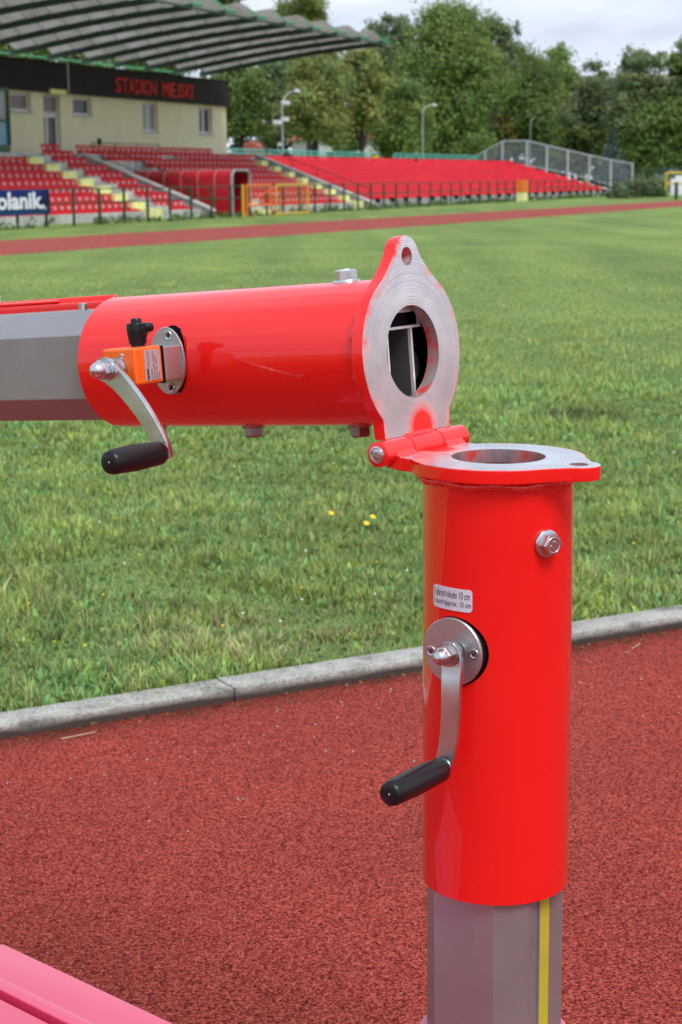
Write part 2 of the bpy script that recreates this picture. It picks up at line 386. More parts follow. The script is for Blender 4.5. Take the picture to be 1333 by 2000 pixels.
class MB:
    """collects shapes; build() links them as ONE mesh object. conv maps the points given to the parent's space."""
    def __init__(s, conv=None):
        s.v = []; s.f = []; s.sm = []; s.conv = conv
    def add(s, vs, fs, smooth=False):
        b = len(s.v)
        s.v += [tuple(p) for p in vs]; s.f += [tuple(b + i for i in f) for f in fs]; s.sm += [smooth] * len(fs)
        return s
    def box(s, x0, x1, y0, y1, z0, z1):
        vs = [(x, y, z) for x in (x0, x1) for y in (y0, y1) for z in (z0, z1)]
        return s.add(vs, [(0, 1, 3, 2), (4, 6, 7, 5), (0, 4, 5, 1), (2, 3, 7, 6), (0, 2, 6, 4), (1, 5, 7, 3)])
    def quad(s, a, b, c, d): return s.add([a, b, c, d], [(0, 1, 2, 3)])
    def prism(s, poly, h0, h1, axis='z'):
        """poly: 2D points; extruded along axis"""
        def P(a, b, h):
            return {'z': (a, b, h), 'y': (a, h, b), 'x': (h, a, b)}[axis]
        n = len(poly)
        vs = [P(a, b, h0) for a, b in poly] + [P(a, b, h1) for a, b in poly]
        fs = [tuple(range(n))[::-1], tuple(range(n, 2 * n))] + [(i, (i + 1) % n, n + (i + 1) % n, n + i) for i in range(n)]
        return s.add(vs, fs)
    def tube(s, p, q, r, seg=10, r2=None, caps=True, smooth=True):
        p, q = Vector(p), Vector(q); d = (q - p).normalized()
        a = d.orthogonal().normalized(); b = d.cross(a)
        r2 = r if r2 is None else r2
        vs = []
        for c, rad in ((p, r), (q, r2)):
            vs += [c + (a * math.cos(2 * PI * i / seg) + b * math.sin(2 * PI * i / seg)) * rad for i in range(seg)]
        s.add(vs, [(i, (i + 1) % seg, seg + (i + 1) % seg, seg + i) for i in range(seg)], smooth)
        if caps:
            s.add(vs[:seg], [tuple(range(seg))[::-1]]); s.add(vs[seg:], [tuple(range(seg))])
        return s
    def lathe(s, p, d, prof, seg=24, up=None, smooth=True):
        """prof: list of (t along d, radius)"""
        p, d = Vector(p), Vector(d).normalized(); a = d.orthogonal().normalized() if up is None else Vector(up).normalized(); b = d.cross(a)
        vs = []
        for tt, rad in prof:
            vs += [p + d * tt + (a * math.cos(2 * PI * i / seg) + b * math.sin(2 * PI * i / seg)) * max(rad, 1e-5) for i in range(seg)]
        fs = []
        for k in range(len(prof) - 1):
            fs += [(k * seg + i, k * seg + (i + 1) % seg, (k + 1) * seg + (i + 1) % seg, (k + 1) * seg + i) for i in range(seg)]
        return s.add(vs, fs, smooth)
    def path(s, pts, r, seg=8):
        for i in range(len(pts) - 1): s.tube(pts[i], pts[i + 1], r, seg)
        return s
    def mesh(s, name, mat, weld=False, bevel=0.0, bseg=2, autosm=None):
        me = bpy.data.meshes.new(name)
        vs = [s.conv(*v) for v in s.v] if s.conv else s.v
        me.from_pydata(vs, [], s.f)
        me.polygons.foreach_set('use_smooth', s.sm)
        bm = bmesh.new(); bm.from_mesh(me)
        if weld or bevel: bmesh.ops.remove_doubles(bm, verts=bm.verts, dist=1e-5)
        bmesh.ops.recalc_face_normals(bm, faces=bm.faces)
        if bevel:
            es = [e for e in bm.edges if len(e.link_faces) == 2 and e.calc_face_angle(0) > 0.6]
            bmesh.ops.bevel(bm, geom=es, offset=bevel, segments=bseg, affect='EDGES', profile=0.5)
            for f in bm.faces: f.smooth = True
        bm.to_mesh(me); bm.free()
        if bevel:
            me.set_sharp_from_angle(angle=R(40))
        elif autosm:
            me.set_sharp_from_angle(angle=R(autosm))
        me.materials.append(M[mat] if isinstance(mat, str) else mat)
        return me
    def build(s, name, mat, parent=None, **kw):
        o = bpy.data.objects.new(name, s.mesh(name, mat, **kw))
        if kw.get('bevel'):
            w = o.modifiers.new('normals', 'WEIGHTED_NORMAL'); w.keep_sharp = True
        return link(o, parent)

def text_mesh(body, size=1.0, extrude=0.0, offset=0.0, shear=0.0, spacing=1.0):
    c = bpy.data.curves.new('lettering', 'FONT'); c.body = body; c.size = size; c.extrude = extrude; c.offset = offset
    c.shear = shear; c.space_character = spacing
    c.resolution_u = 3
    o = bpy.data.objects.new('lettering', c); COL.objects.link(o)
    bpy.context.view_layer.update()
    me = bpy.data.meshes.new_from_object(o.evaluated_get(bpy.context.evaluated_depsgraph_get()))
    bpy.data.objects.remove(o, do_unlink=True); bpy.data.curves.remove(c)
    return me
def fit_text(body, x0, x1, y0, y1, fn, name, mat, parent, caps=0, **kw):
    """letters of body scaled to fill the rectangle, each vertex (x, y, depth) sent through fn"""
    me = text_mesh(body, **kw)
    a = np.empty(len(me.vertices) * 3, 'f'); me.vertices.foreach_get('co', a); a = a.reshape(-1, 3)
    mn, mxx = a.min(0), a.max(0)
    if caps:
        mn[1] = 0.0; mxx[1] = 0.729 * caps
    if caps: a[:, 1] = np.where(a[:, 1] < 0, a[:, 1] * 0.1, a[:, 1])
    for v, co in zip(me.vertices, a):
        X = x0 + (co[0] - mn[0]) / (mxx[0] - mn[0]) * (x1 - x0)
        Y = y0 + (co[1] - mn[1]) / (mxx[1] - mn[1]) * (y1 - y0)
        v.co = fn(X, Y, float(co[2]))
    me.materials.clear(); me.materials.append(M[mat]); me.name = name
    o = bpy.data.objects.new(name, me); return link(o, parent)

# ================================================================== SETTING: ground
A = R(21.7)                                   # direction of the long side of the stand
def S(u, v, z=0.0): return Vector((math.sin(A) * u + math.cos(A) * v, math.cos(A) * u - math.sin(A) * v, z))
ROTS = PI / 2 - A
def sroot(name, u, v, z=0.0, **kw):
    o = empty(name, S(u, v, z), ROTS, **kw); o['_'] = 0; del o['_']
    return o, (lambda U, V, Z: (U - u, -(V - v), Z - z))
def smesh(mb_fn, name, mat, u, v, z=0.0, **kw):
    mb = MB(lambda U, V, Z: (U - u, -(V - v), Z - z)); mb_fn(mb)
    o = mb.build(name, mat, **kw); o.location = S(u, v, z); o.rotation_euler = (0, 0, ROTS)
    return o

KA = Vector((-0.827, 4.092)); KB = Vector((1.005, 5.079)); KD = (KB - KA).normalized(); KN = Vector((-KD.y, KD.x))   # kerb back edge
def kp(s, n, z): q = KA + KD * s + KN * n; return (q.x, q.y, z)

def sheet(name, pts, mat):
    me = bpy.data.meshes.new(name); me.from_pydata([tuple(p) for p in pts], [], [tuple(range(len(pts)))]); me.materials.append(M[mat])
    o = bpy.data.objects.new(name, me); link(o); tag(o, kind='structure'); return o
sheet('grass_field', [kp(-1500, -0.01, 0), kp(1500, -0.01, 0), kp(1500, 1800, 0), kp(-1500, 1800, 0)], 'field')
sheet('running_track', [kp(-60, -30, -0.03), kp(60, -30, -0.03), kp(60, -0.0, -0.03), kp(-60, 0.0, -0.03)], 'track')
sheet('ground', [kp(-1500, -1500, -0.036), kp(1500, -1500, -0.036), kp(1500, 0.0, -0.036), kp(-1500, 0.0, -0.036)], 'field')
trk_in = [(-40, -19.5), (10, -18.6), (28, -17.5), (47, -16.0), (76, -14.6), (105, -13.6), (150, -13.4)]
trk_out = [(-40, -24.5), (10, -23.0), (34, -22.1), (50, -21.4), (68, -19.9), (94, -18.1), (125, -17.2), (150, -17.2)]
def at_u(pl, u):
    for (a, b), (c, d) in zip(pl, pl[1:]):
        if a <= u <= c: return b + (d - b) * (u - a) / (c - a)
    return pl[-1][1]
mb = MB(); us = [-40 + i * 2.5 for i in range(77)]
rng = random.Random(4)
for a, b in zip(us, us[1:]):
    mb.quad(S(a, at_u(trk_in, a), 0.004), S(b, at_u(trk_in, b), 0.004), S(b, at_u(trk_out, b), 0.004), S(a, at_u(trk_out, a), 0.004))
tag(mb.build('running_track', 'far_track', weld=True), kind='structure')

# kerb of 1 m concrete stones
kerb = empty('kerb', (KA.x, KA.y, 0), math.atan2(KD.y, KD.x)); tag(kerb, kind='structure')
s0 = (Vector((-0.335, 4.385)) - KA).dot(KD)
rng = random.Random(11)
for i in range(-7, 9):
    a = s0 + i * 1.0; dz = rng.uniform(-0.002, 0.003); dy = rng.uniform(-0.003, 0.003)
    mb = MB(); mb.box(a + 0.0012, a + 0.9988, -0.108 + dy, 0.0 + dy, -0.12, 0.004 + dz)
    me = mb.mesh('kerb_stone', 'kerb', bevel=0.004, bseg=2)
    o = bpy.data.objects.new('kerb_stone', me); link(o, kerb)

# ================================================================== FOREGROUND POST
PHI = R(36.5)
OX, OY = 0.17262, 1.946
ZF = 0.9465                                   # top face of the lower flange
post = empty('folding_post', (OX, OY, 0), -PHI, label='glossy red folding steel post with a hinged round arm, crank handles and steel flanges', cat='folding post')
post.rotation_euler = (0, R(0.25), -PHI)
RS = 0.084

def ring_shell(mb, z0, z1, ro, ri, cx=0.0, seg=96, nz=1):
    vs = []; fs = []
    rows = [(ro, z0 + (z1 - z0) * k / nz) for k in range(nz + 1)] + [(ri, z1 + (z0 - z1) * k / nz) for k in range(nz + 1)]
    for rad, z in rows: vs += [(cx + rad * math.cos(2 * PI * i / seg), rad * math.sin(2 * PI * i / seg), z) for i in range(seg)]
    n = len(rows)
    for k in range(n):
        k2 = (k + 1) % n
        fs += [(k * seg + i, k * seg + (i + 1) % seg, k2 * seg + (i + 1) % seg, k2 * seg + i) for i in range(seg)]
    mb.add(vs, fs, True)

def boolean_cut(o, cutter):
    m = o.modifiers.new('cut', 'BOOLEAN'); m.operation = 'DIFFERENCE'; m.object = cutter; m.solver = 'EXACT'
    bpy.context.view_layer.update()
    me = bpy.data.meshes.new_from_object(o.evaluated_get(bpy.context.evaluated_depsgraph_get()))
    o.modifiers.clear(); o.data = me
    me.set_sharp_from_angle(angle=R(35))
    bpy.data.objects.remove(cutter, do_unlink=True)

def sleeve(parent, z0, z1, hole, hole_r, zoff, name='sleeve', ell=1.0):
    mb = MB(); ring_shell(mb, z0, z1, RS, RS - 0.0045, 0.0, seg=128, nz=24)
    me = mb.mesh(name, 'red', autosm=35)
    o = bpy.data.objects.new(name, me); COL.objects.link(o)
    c = MB(); hx, hz = hole
    pts = [(hx + hole_r * math.cos(2 * PI * i / 48), hz + hole_r * ell * math.sin(2 * PI * i / 48)) for i in range(48)]
    c.prism(pts, -0.12, -0.03, 'y')
    co = bpy.data.objects.new('cutter', c.mesh('cutter', 'red')); COL.objects.link(co)
    boolean_cut(o, co)
    o.parent = parent
    return o

def flange_outline(hinge_w=0.0675, lug=0.1055, rl=0.0255, ro=0.0985):
    """outline in xy: disc with a lug towards +x and a hinge tab towards -x"""
    pts = []
    # concave blend from lug to body
    d = lug
    t0 = R(78)
    for i in range(15):
        a = -t0 + 2 * t0 * i / 14
        pts.append((d + rl * math.cos(a), rl * math.sin(a)))
    # shoulder points: blend to the disc
    a1 = R(42)
    P0 = Vector(pts[-1]); P2 = Vector((ro * math.cos(a1), ro * math.sin(a1)))
    tdir = Vector((-math.sin(t0), math.cos(t0)))
    P1 = Vector((0.083, 0.048))
    for k in range(1, 6):
        q = k / 6; pts.append(tuple((1 - q) ** 2 * P0 + 2 * q * (1 - q) * P1 + q * q * P2))
    a2 = PI - math.asin(hinge_w / ro)
    n = 26
    for i in range(n + 1):
        a = a1 + (a2 - a1) * i / n; pts.append((ro * math.cos(a), ro * math.sin(a)))
    pts.append((-0.080, hinge_w)); pts.append((-0.094, hinge_w * 0.985))
    half = pts[7:]
    full = half + [(x, -y) for x, y in half[::-1] if abs(y) > 1e-6]
    return full

def flange(parent, side, name):
    """plate with bore and lug hole; side=+1: machined face at z=0 and body below; -1: body above"""
    lg = 0.0995 if side > 0 else 0.1055; lh = 0.1015 if side > 0 else 0.1075
    out = flange_outline(lug=lg)
    th = 0.0155
    mb = MB(); zz = (0, -th * side)
    mb.prism(out, min(zz), max(zz))
    me = mb.mesh(name, 'red', bevel=0.0016, bseg=2)
    o = bpy.data.objects.new(name, me); COL.objects.link(o)
    for cx, rad in ((0.0, 0.0525), (lh, 0.0105)):
        c = MB(); n = 72 if rad > 0.02 else 28
        c.prism([(cx + rad * math.cos(2 * PI * i / n), rad * math.sin(2 * PI * i / n)) for i in range(n)], -0.05, 0.05)
        co = bpy.data.objects.new('cutter', c.mesh('cutter', 'red')); COL.objects.link(co)
        boolean_cut(o, co)
    me = o.data
    me.materials.clear(); me.materials.append(M['red']); me.materials.append(M['plate']); me.materials.append(M['bore'])
    for p in me.polygons:
        if p.normal.z * side > 0.9 and abs(p.center.z) < 0.002: p.material_index = 1
        elif abs(p.normal.z) < 0.3 and math.hypot(p.center.x, p.center.y) < 0.056: p.material_index = 2
        elif abs(p.normal.z) < 0.3 and math.hypot(p.center.x - lh, p.center.y) < 0.0125: p.material_index = 2
    w = o.modifiers.new('normals', 'WEIGHTED_NORMAL'); w.keep_sharp = True
    o.parent = parent
    return o
# bore wall: bare steel with overspray
t = NT('bored_steel_wall'); t.set(Roughness=0.35)
n = t.n('TexNoise', Scale=30.0, Detail=5.0); t.l(t.coord(), n.inputs['Vector'])
f = t.ramp(n.outputs['Fac'], [(0.42, (0, 0, 0)), (0.62, (1, 1, 1))])
t.l(t.mix(f.outputs['Color'], (0.50, 0.49, 0.50), (0.62, 0.03, 0.025)), t.b.inputs['Base Color'])
im = t.n('Math', operation='MULTIPLY_ADD'); t.l(f.outputs['Color'], im.inputs[0]); im.inputs[1].default_value = -0.8; im.inputs[2].default_value = 0.85
t.l(im.outputs[0], t.b.inputs['Metallic'])
M['bore'] = t.m

def weld_bead(parent, z, side, r=RS + 0.002):
    rng = random.Random(int(z * 1000) + 3)
    seg = 220; mb = MB(); vs = []; fs = []; m = 7
    ph = [rng.uniform(0, 6.28) for _ in range(4)]
    for i in range(seg):
        a = 2 * PI * i / seg
        rr_ = 0.0052 + 0.0010 * math.sin(a * 23 + ph[0]) + 0.0007 * math.sin(a * 61 + ph[1]) + rng.uniform(-0.0004, 0.0004)
        zc = z + 0.0012 * math.sin(a * 9 + ph[2])
        for k in range(m):
            b = 2 * PI * k / m
            vs.append(((r + rr_ * math.cos(b)) * math.cos(a), (r + rr_ * math.cos(b)) * math.sin(a), zc + rr_ * 0.9 * math.sin(b)))
    for i in range(seg):
        for k in range(m):
            fs.append((i * m + k, i * m + (k + 1) % m, ((i + 1) % seg) * m + (k + 1) % m, ((i + 1) % seg) * m + k))
    mb.add(vs, fs, True)
    return mb.build('weld_bead', 'red_weld', parent)

def hex_bolt(parent, p, d, r=0.0125, h=0.0105, washer=0.0155, mat='zinc', name='bolt', shank=0.0):
    p, d = Vector(p), Vector(d).normalized()
    mb = MB()
    if washer: mb.lathe(p, d, [(-0.004, 0), (-0.004, washer), (0.0022, washer), (0.0026, washer * 0.96), (0.0026, 0)], 28)
    a = d.orthogonal().normalized(); b = d.cross(a)
    t0 = 0.0026 if washer else 0
    def hexr(tt, rad): return [p + d * tt + (a * math.cos(PI / 3 * i + 0.3) + b * math.sin(PI / 3 * i + 0.3)) * rad for i in range(6)]
    vs = hexr(t0, r) + hexr(t0 + h * 0.86, r) + hexr(t0 + h, r * 0.9) 
    fs = [tuple(range(12, 18))]
    for k in (0, 1): fs += [(k * 6 + i, k * 6 + (i + 1) % 6, (k + 1) * 6 + (i + 1) % 6, (k + 1) * 6 + i) for i in range(6)]
    mb.add(vs, fs)
    # raised ring and two grade marks on the head
    mb.lathe(p, d, [(t0 + h, r * 0.74), (t0 + h + 0.0006, r * 0.72), (t0 + h + 0.0006, r * 0.64), (t0 + h, r * 0.62)], 24)
    for s_ in (-1, 1):
        q = p + d * (t0 + h + 0.0003) + a * s_ * r * 0.25
        mb.tube(q - b * r * 0.2, q + b * r * 0.2, 0.0006, 6)
    return mb.build(name, mat, parent)

def oct_profile(c=0.030, w=0.071):
    k = w - c
    return [(k, -w), (w, -k), (w, k), (k, w), (-k, w), (-w, k), (-w, -k), (-k, -w)]

def profile_tube(mb, z0, z1, w=0.071, c=0.030, th=0.004):
    out = oct_profile(c, w); inn = oct_profile(c - 0.0015, w - th); n = 8
    vs = [(a, b, z0) for a, b in out] + [(a, b, z1) for a, b in out] + [(a, b, z0) for a, b in inn] + [(a, b, z1) for a, b in inn]
    fs = []
    for i in range(n):
        j = (i + 1) % n
        fs += [(i, j, n + j, n + i), (2 * n + j, 2 * n + i, 3 * n + i, 3 * n + j), (n + i, n + j, 3 * n + j, 3 * n + i), (j, i, 2 * n + i, 2 * n + j)]
    mb.add(vs, fs)

# --- lower half
lower = sleeve(post, 0.451, ZF - 0.0150, (-0.0030, 0.7405), 0.0392, 0)
lower['label'] = 'upright red sleeve'
w_ = weld_bead(lower, ZF - 0.020, 1)
fl = flange(post, 1, 'lower_flange'); fl.location = (0, 0, ZF)
mb = MB(); profile_tube(mb, 0.02, 0.80, w=0.0685, c=0.0285); prof = mb.build('octagonal_profile', 'anod', post, bevel=0.0012, bseg=2)
# groove edges beside the yellow strip on the +x face
mb = MB(); mb.box(0.0687, 0.0697, -0.017, 0.006, 0.02, 0.80); mb.build('scale_strip', 'yellow_strip', prof)
mb = MB(); mb.box(0.0675, 0.0708, -0.0195, -0.0172, 0.02, 0.80); mb.box(0.0675, 0.0708, 0.0062, 0.0085, 0.02, 0.80); mb.build('strip_rail', 'anod', prof)
# bolts on the sleeve
hex_bolt(lower, (0.080, -0.030, 0.862), (0.94, -0.35, 0), 0.0125, 0.0095, 0.0152)
hex_bolt(lower, (-0.02, 0.081, 0.862), (-0.23, 0.97, 0), 0.0125, 0.0095, 0.0152)
# sticker bent round the sleeve
def bend(x, z, d, rad=RS): a = math.asin(max(-1, min(1, x / rad))); return (math.sin(a) * (rad + d), -math.cos(a) * (rad + d), z)
def round_rect(x0, x1, z0, z1, r, n=5):
    pts = []
    for cx, cz, a0 in ((x1 - r, z1 - r, 0), (x0 + r, z1 - r, 90), (x0 + r, z0 + r, 180), (x1 - r, z0 + r, 270)):
        pts += [(cx + r * math.cos(R(a0 + 90 * k / n)), cz + r * math.sin(R(a0 + 90 * k / n))) for k in range(n + 1)]
    return pts
def bent_patch(x0, x1, z0, z1, r, d0, d1, name, mat, parent):
    n = 24; mb = MB(); top = []; bot = []
    for i in range(n + 1):
        x = x0 + (x1 - x0) * i / n
        e = min(x - x0, x1 - x); cut = 0.0 if e >= r else r - math.sqrt(max(0, r * r - (r - e) ** 2))
        top.append((x, z1 - cut)); bot.append((x, z0 + cut))
    vs = []
    for d in (d0, d1):
        vs += [bend(x, z, d) for x, z in top] + [bend(x, z, d) for x, z in bot]
    m = n + 1; fs = []
    for i in range(n):
        fs += [(2 * m + i, 2 * m + i + 1, 3 * m + i + 1, 3 * m + i), (i, i + 1, 2 * m + i + 1, 2 * m + i), (m + i, m + i + 1, 3 * m + i + 1, 3 * m + i)]
    fs += [(0, m, 3 * m, 2 * m), (n, m + n, 3 * m + n, 2 * m + n)]
    mb.add(vs, fs)
    return mb.build(name, mat, parent)
st = bent_patch(-0.0355, 0.0185, 0.7865, 0.8115, 0.003, 0.0002, 0.0007, 'sticker', 'sticker', post)
fit_text('1 obrót=około 10 cm', -0.0335, 0.0160, 0.8003, 0.8085, lambda x, y, z: bend(x, y, 0.00095), 'printed_text', 'ink', st)
fit_text('1 turn=approx. 10 cm', -0.0335, 0.0170, 0.7893, 0.7978, lambda x, y, z: bend(x, y, 0.00095), 'printed_text', 'ink', st)
# a dark blue corner of a printed mark peeping out behind the crank arm
mb = MB(); vs = [bend(x, z, 0.0006) for x, z in ((-0.0125, 0.6735), (-0.0035, 0.6735), (-0.0035, 0.640), (-0.0065, 0.6495))]
mb.add(vs, [(0, 1, 2, 3)]); mb.build('blue_mark', 'navy', post)

# --- crank on the upright sleeve
CX, CZ = -0.0045, 0.7405
disc = MB(); disc.lathe((CX, -0.060, CZ), (0, -1, 0), [(0.0225, 0.001), (0.0225, 0.0368), (0.0240, 0.0380), (0.0262, 0.0380), (0.0275, 0.0370), (0.0275, 0.001)], 64)
disc = disc.build('crank_plate', 'satin', post, autosm=35)
bk = MB(); bk.lathe((-0.0030, -0.058, 0.7405), (0, -1, 0), [(0, 0), (0, 0.0390), (0.0180, 0.0390), (0.0170, 0.0352), (0.0242, 0.0352), (0.0242, 0)], 64); bk.build('bearing_block', 'black', post, autosm=35)
for sx, sz in ((-0.0275, -0.0035), (0.0285, 0.0015)):
    s_ = MB(); s_.lathe((CX + sx, -0.0868, CZ + sz), (0, -1, 0), [(0, 0.0062), (0.0011, 0.0062), (0.0014, 0.0056), (0.0010, 0.0034), (0.0002, 0.0030), (0.0002, 0.0)], 20)
    s_.build('screw', 'zinc', disc)
    s_ = MB()
    for k in range(3):
        a = PI * k / 3
        dx, dz = math.cos(a) * 0.0028, math.sin(a) * 0.0028
        s_.tube((CX + sx - dx, -0.0875, CZ + sz - dz), (CX + sx + dx, -0.0875, CZ + sz + dz), 0.0007, 6)
    s_.build('screw_recess', 'ink', disc)

def strap(mb, pts, widths, y_in, th):
    """flat bar: centreline points (x, z, y) with widths; th its thickness along y"""
    n = len(pts); vs = []
    for i, (x, z, y) in enumerate(pts):
        a = Vector((pts[max(0, i - 1)][0], pts[max(0, i - 1)][1])); b = Vector((pts[min(n - 1, i + 1)][0], pts[min(n - 1, i + 1)][1]))
        d = (b - a).normalized(); nn = Vector((-d.y, d.x)) * widths[i] / 2
        for sgn, yy in ((1, y), (-1, y), (-1, y + th), (1, y + th)):
            vs.append((x + nn.x * sgn, yy, z + nn.y * sgn))
    fs = [(0, 1, 2, 3), tuple(4 * (n - 1) + k for k in (3, 2, 1, 0))]
    for i in range(n - 1):
        for k in range(4):
            fs.append((4 * i + k, 4 * i + (k + 1) % 4, 4 * (i + 1) + (k + 1) % 4, 4 * (i + 1) + k))
    mb.add(vs, fs)

def grip(parent, p, d, length=0.098, r=0.0148):
    g = MB(); g.lathe(p, d, [(0, 0), (0, r * 0.86), (0.002, r * 0.95), (0.010, r * 0.97), (length * 0.5, r * 1.06), (length * 0.86, r * 0.99), (length - 0.006, r * 0.97), (length - 0.0015, r * 0.88), (length, r * 0.74), (length, 0.0022), (length - 0.001, 0.002), (length - 0.001, 0)], 40)
    g = g.build('grip', 'black_plastic', parent, autosm=50)
    c = MB(); c.lathe(Vector(p) + Vector(d) * (length - 0.0012), d, [(0, 0.0018), (0.0008, 0.0016), (0.0008, 0)], 12); c.build('pin_end', 'zinc', g)
    w = MB(); w.lathe(Vector(p) - Vector(d) * 0.003, d, [(0, 0), (0, 0.011), (0.004, 0.011), (0.004, 0)], 24); w.build('collar', 'zinc', g)
    return g

def cap_nut(parent, p, d, r=0.0095):
    p, d = Vector(p), Vector(d)
    mb = MB(); mb.lathe(p, d, [(-0.003, 0), (-0.003, r * 1.35), (0.0, r * 1.35), (0.0, 0)], 28)
    a = Vector((0.3, 0, 0.95)).normalized(); b = d.cross(a)
    vs = [p + d * tt + (a * math.cos(PI / 3 * i) + b * math.sin(PI / 3 * i)) * rad for tt, rad in ((0, r), (0.0010, r * 1.12), (0.0075, r * 1.12), (0.0085, r)) for i in range(6)]
    fs = [(k * 6 + i, k * 6 + (i + 1) % 6, (k + 1) * 6 + (i + 1) % 6, (k + 1) * 6 + i) for k in range(3) for i in range(6)] + [tuple(range(18, 24))]
    mb.add(vs, fs)
    mb.lathe(p, d, [(0.0078, r * 0.92), (0.012, r * 0.9), (0.016, r * 0.72), (0.0185, r * 0.45), (0.0195, 0)], 28)
    return mb.build('cap_nut', 'zinc', parent, autosm=40)

crank = MB()
path = [(0.002, 0.756, -0.106), (0.003, 0.748, -0.106), (0.005, 0.738, -0.106), (0.007, 0.728, -0.107), (0.008, 0.718, -0.1095), (0.009, 0.704, -0.112), (0.0095, 0.688, -0.113), (0.0095, 0.670, -0.114), (0.0085, 0.652, -0.115), (0.0065, 0.636, -0.116), (0.0035, 0.622, -0.117), (0.000, 0.611, -0.118)]
strap(crank, path, [0.014, 0.024, 0.027, 0.026, 0.0245, 0.0235, 0.023, 0.0225, 0.022, 0.0215, 0.021, 0.018], 0, 0.007)
crank.lathe((0.003, -0.1065, 0.743), (0, -1, 0), [(-0.017, 0), (-0.017, 0.009), (0.0, 0.009)], 24)
crank = crank.build('crank_arm', 'zinc', post, bevel=0.0012)
cap_nut(crank, (0.003, -0.110, 0.743), (0, -1, 0), 0.0098)
grip(crank, (0.003, -0.120, 0.6165), (0, -1, 0), 0.100, 0.0142)

# --- hinge
HX, HZ = -0.105, 0.947
hz0 = HZ + 0.003
def barrel(y0, y1, name='hinge_knuckle'):
    b = MB(); b.lathe((HX, y0, hz0), (0, 1, 0), [(0, 0), (0, 0.0125), (0.0012, 0.0142), (y1 - y0 - 0.0012, 0.0142), (y1 - y0, 0.0125), (y1 - y0, 0)], 36)
    return b.build(name, 'red', post, autosm=40)
barrel(-0.085, -0.0305); k = barrel(-0.0295, 0.0295); barrel(0.0305, 0.085)
b = MB(); b.lathe((HX, -0.0852, hz0), (0, -1, 0), [(0, 0), (0, 0.0098), (0.0012, 0.0098), (0.0018, 0.0090), (0.0018, 0)], 30)
for k in range(5):
    b.tube((HX - 0.003 + 0.0014 * k, -0.0871, hz0 + 0.004), (HX - 0.003 + 0.0014 * k, -0.0871, hz0 - 0.003 + 0.0012 * (k % 2)), 0.0004, 5)
b.lathe((HX, -0.0870, hz0), (0, -1, 0), [(0, 0.0082), (0.0006, 0.0080), (0.0006, 0.0072), (0, 0.0070)], 30)
b.build('hinge_pin', 'zinc', post, autosm=40)
# lugs that tie the outer knuckles to the lower plate
for y0, y1 in ((-0.0675, -0.0315), (0.0315, 0.0675)):
    b = MB(); b.prism([(HX, ZF - 0.013), (-0.084, ZF - 0.0150), (-0.084, ZF - 0.0006), (HX + 0.009, ZF + 0.010), (HX, ZF + 0.012)], y0, y1, 'y')
    b.build('hinge_lug', 'red_weld', post, bevel=0.0012)
# weld blobs along the knuckles
rng = random.Random(5)
b = MB()
for i in range(34):
    y = -0.066 + 0.132 * i / 33
    if -0.031 < y < 0.031: continue
    b.lathe((HX + 0.0145 + rng.uniform(-0.001, 0.001), y, ZF + 0.0005), (rng.uniform(-0.2, 0.2), 0.2, 1), [(-0.003, 0.001), (0, 0.0036), (0.0022, 0.0028), (0.0036, 0)], 8)
b.build('hinge_weld', 'red_weld', post)

# --- upper half: an arm whose own z axis runs along the sleeve
t_ = R(94.7); ARM_D = 0.111
arm_m = Matrix.Translation((HX, 0, HZ)) @ Matrix(((math.cos(t_), 0, -math.sin(t_), 0), (0, 1, 0, 0), (math.sin(t_), 0, math.cos(t_), 0), (0, 0, 0, 1))) @ Matrix.Translation((ARM_D, 0, 0))
def arm_part(o):
    o.matrix_parent_inverse = Matrix.Identity(4); o.matrix_basis = arm_m @ o.matrix_basis
    return o
up = sleeve(post, 0.0150, 0.452, (0.005, 0.300), 0.0415, 0, ell=0.70)
# plate of the arm
ufl = flange(post, -1, 'upper_flange')
arm_part(up); arm_part(ufl)
up['label'] = 'horizontal red sleeve of the hinged arm'
weld_bead(up, 0.0195, 1)
b = MB(); b.prism([(-0.113, -0.010), (-0.0865, 0.002), (-0.0865, 0.0150), (-0.113, 0.0145)], -0.0288, 0.0288, 'y')
arm_part(b.build('hinge_lug', 'red_weld', post, bevel=0.0012))
# lower (in closed pose outer) and upper bolts of the sleeve
for z in (0.082, 0.244, 0.405): hex_bolt(up, (-RS + 0.001, 0.0, z), (-1, 0, 0), 0.0128, 0.0115, 0.0155, mat='zinc_dark')
hex_bolt(up, (RS - 0.001, 0.0, 0.087), (1, 0, 0), 0.0128, 0.0120, 0.0165)
# beam profile inside and beyond the sleeve, with the webs seen through the bore
b = MB(); profile_tube(b, 0.105, 1.35, w=0.0705, c=0.030, th=0.0035); beam = arm_part(b.build('octagonal_profile', 'anod', post, bevel=0.0012, bseg=2))
b = MB()
WEBS = ((0.0255, 0.0285, -0.062, 0.0505), (-0.066, 0.0253, -0.0200, -0.0172), (-0.066, 0.0253, 0.0285, 0.0315))
for bx in WEBS: b.box(*bx, 0.026, 0.50)
b.build('web', 'plug_and_shade_grey', beam)  # aluminium webs coloured dark for the shade inside the bore
b = MB()
for bx in WEBS: b.box(*bx, 0.0215, 0.0257)
b.box(0.0287, 0.0400, 0.0478, 0.0505, 0.0215, 0.0257); b.box(0.0440, 0.0520, -0.040, 0.034, 0.0215, 0.0300)
b.build('web_end', 'bright_edge', beam)
b = MB(); b.lathe((0, 0, 0.055), (0, 0, 1), [(0, 0), (0, 0.0785), (0.045, 0.0785), (0.045, 0)], 40); b.lathe((-0.02, 0.050, 0.040), (0, 0, 1), [(0, 0), (0, 0.020), (0.014, 0.022), (0.015, 0)], 24)
b.build('dark_bore_plug', 'plug_and_shade_grey', beam, autosm=40)  # wide disc added to darken the bore; small round piece is plastic
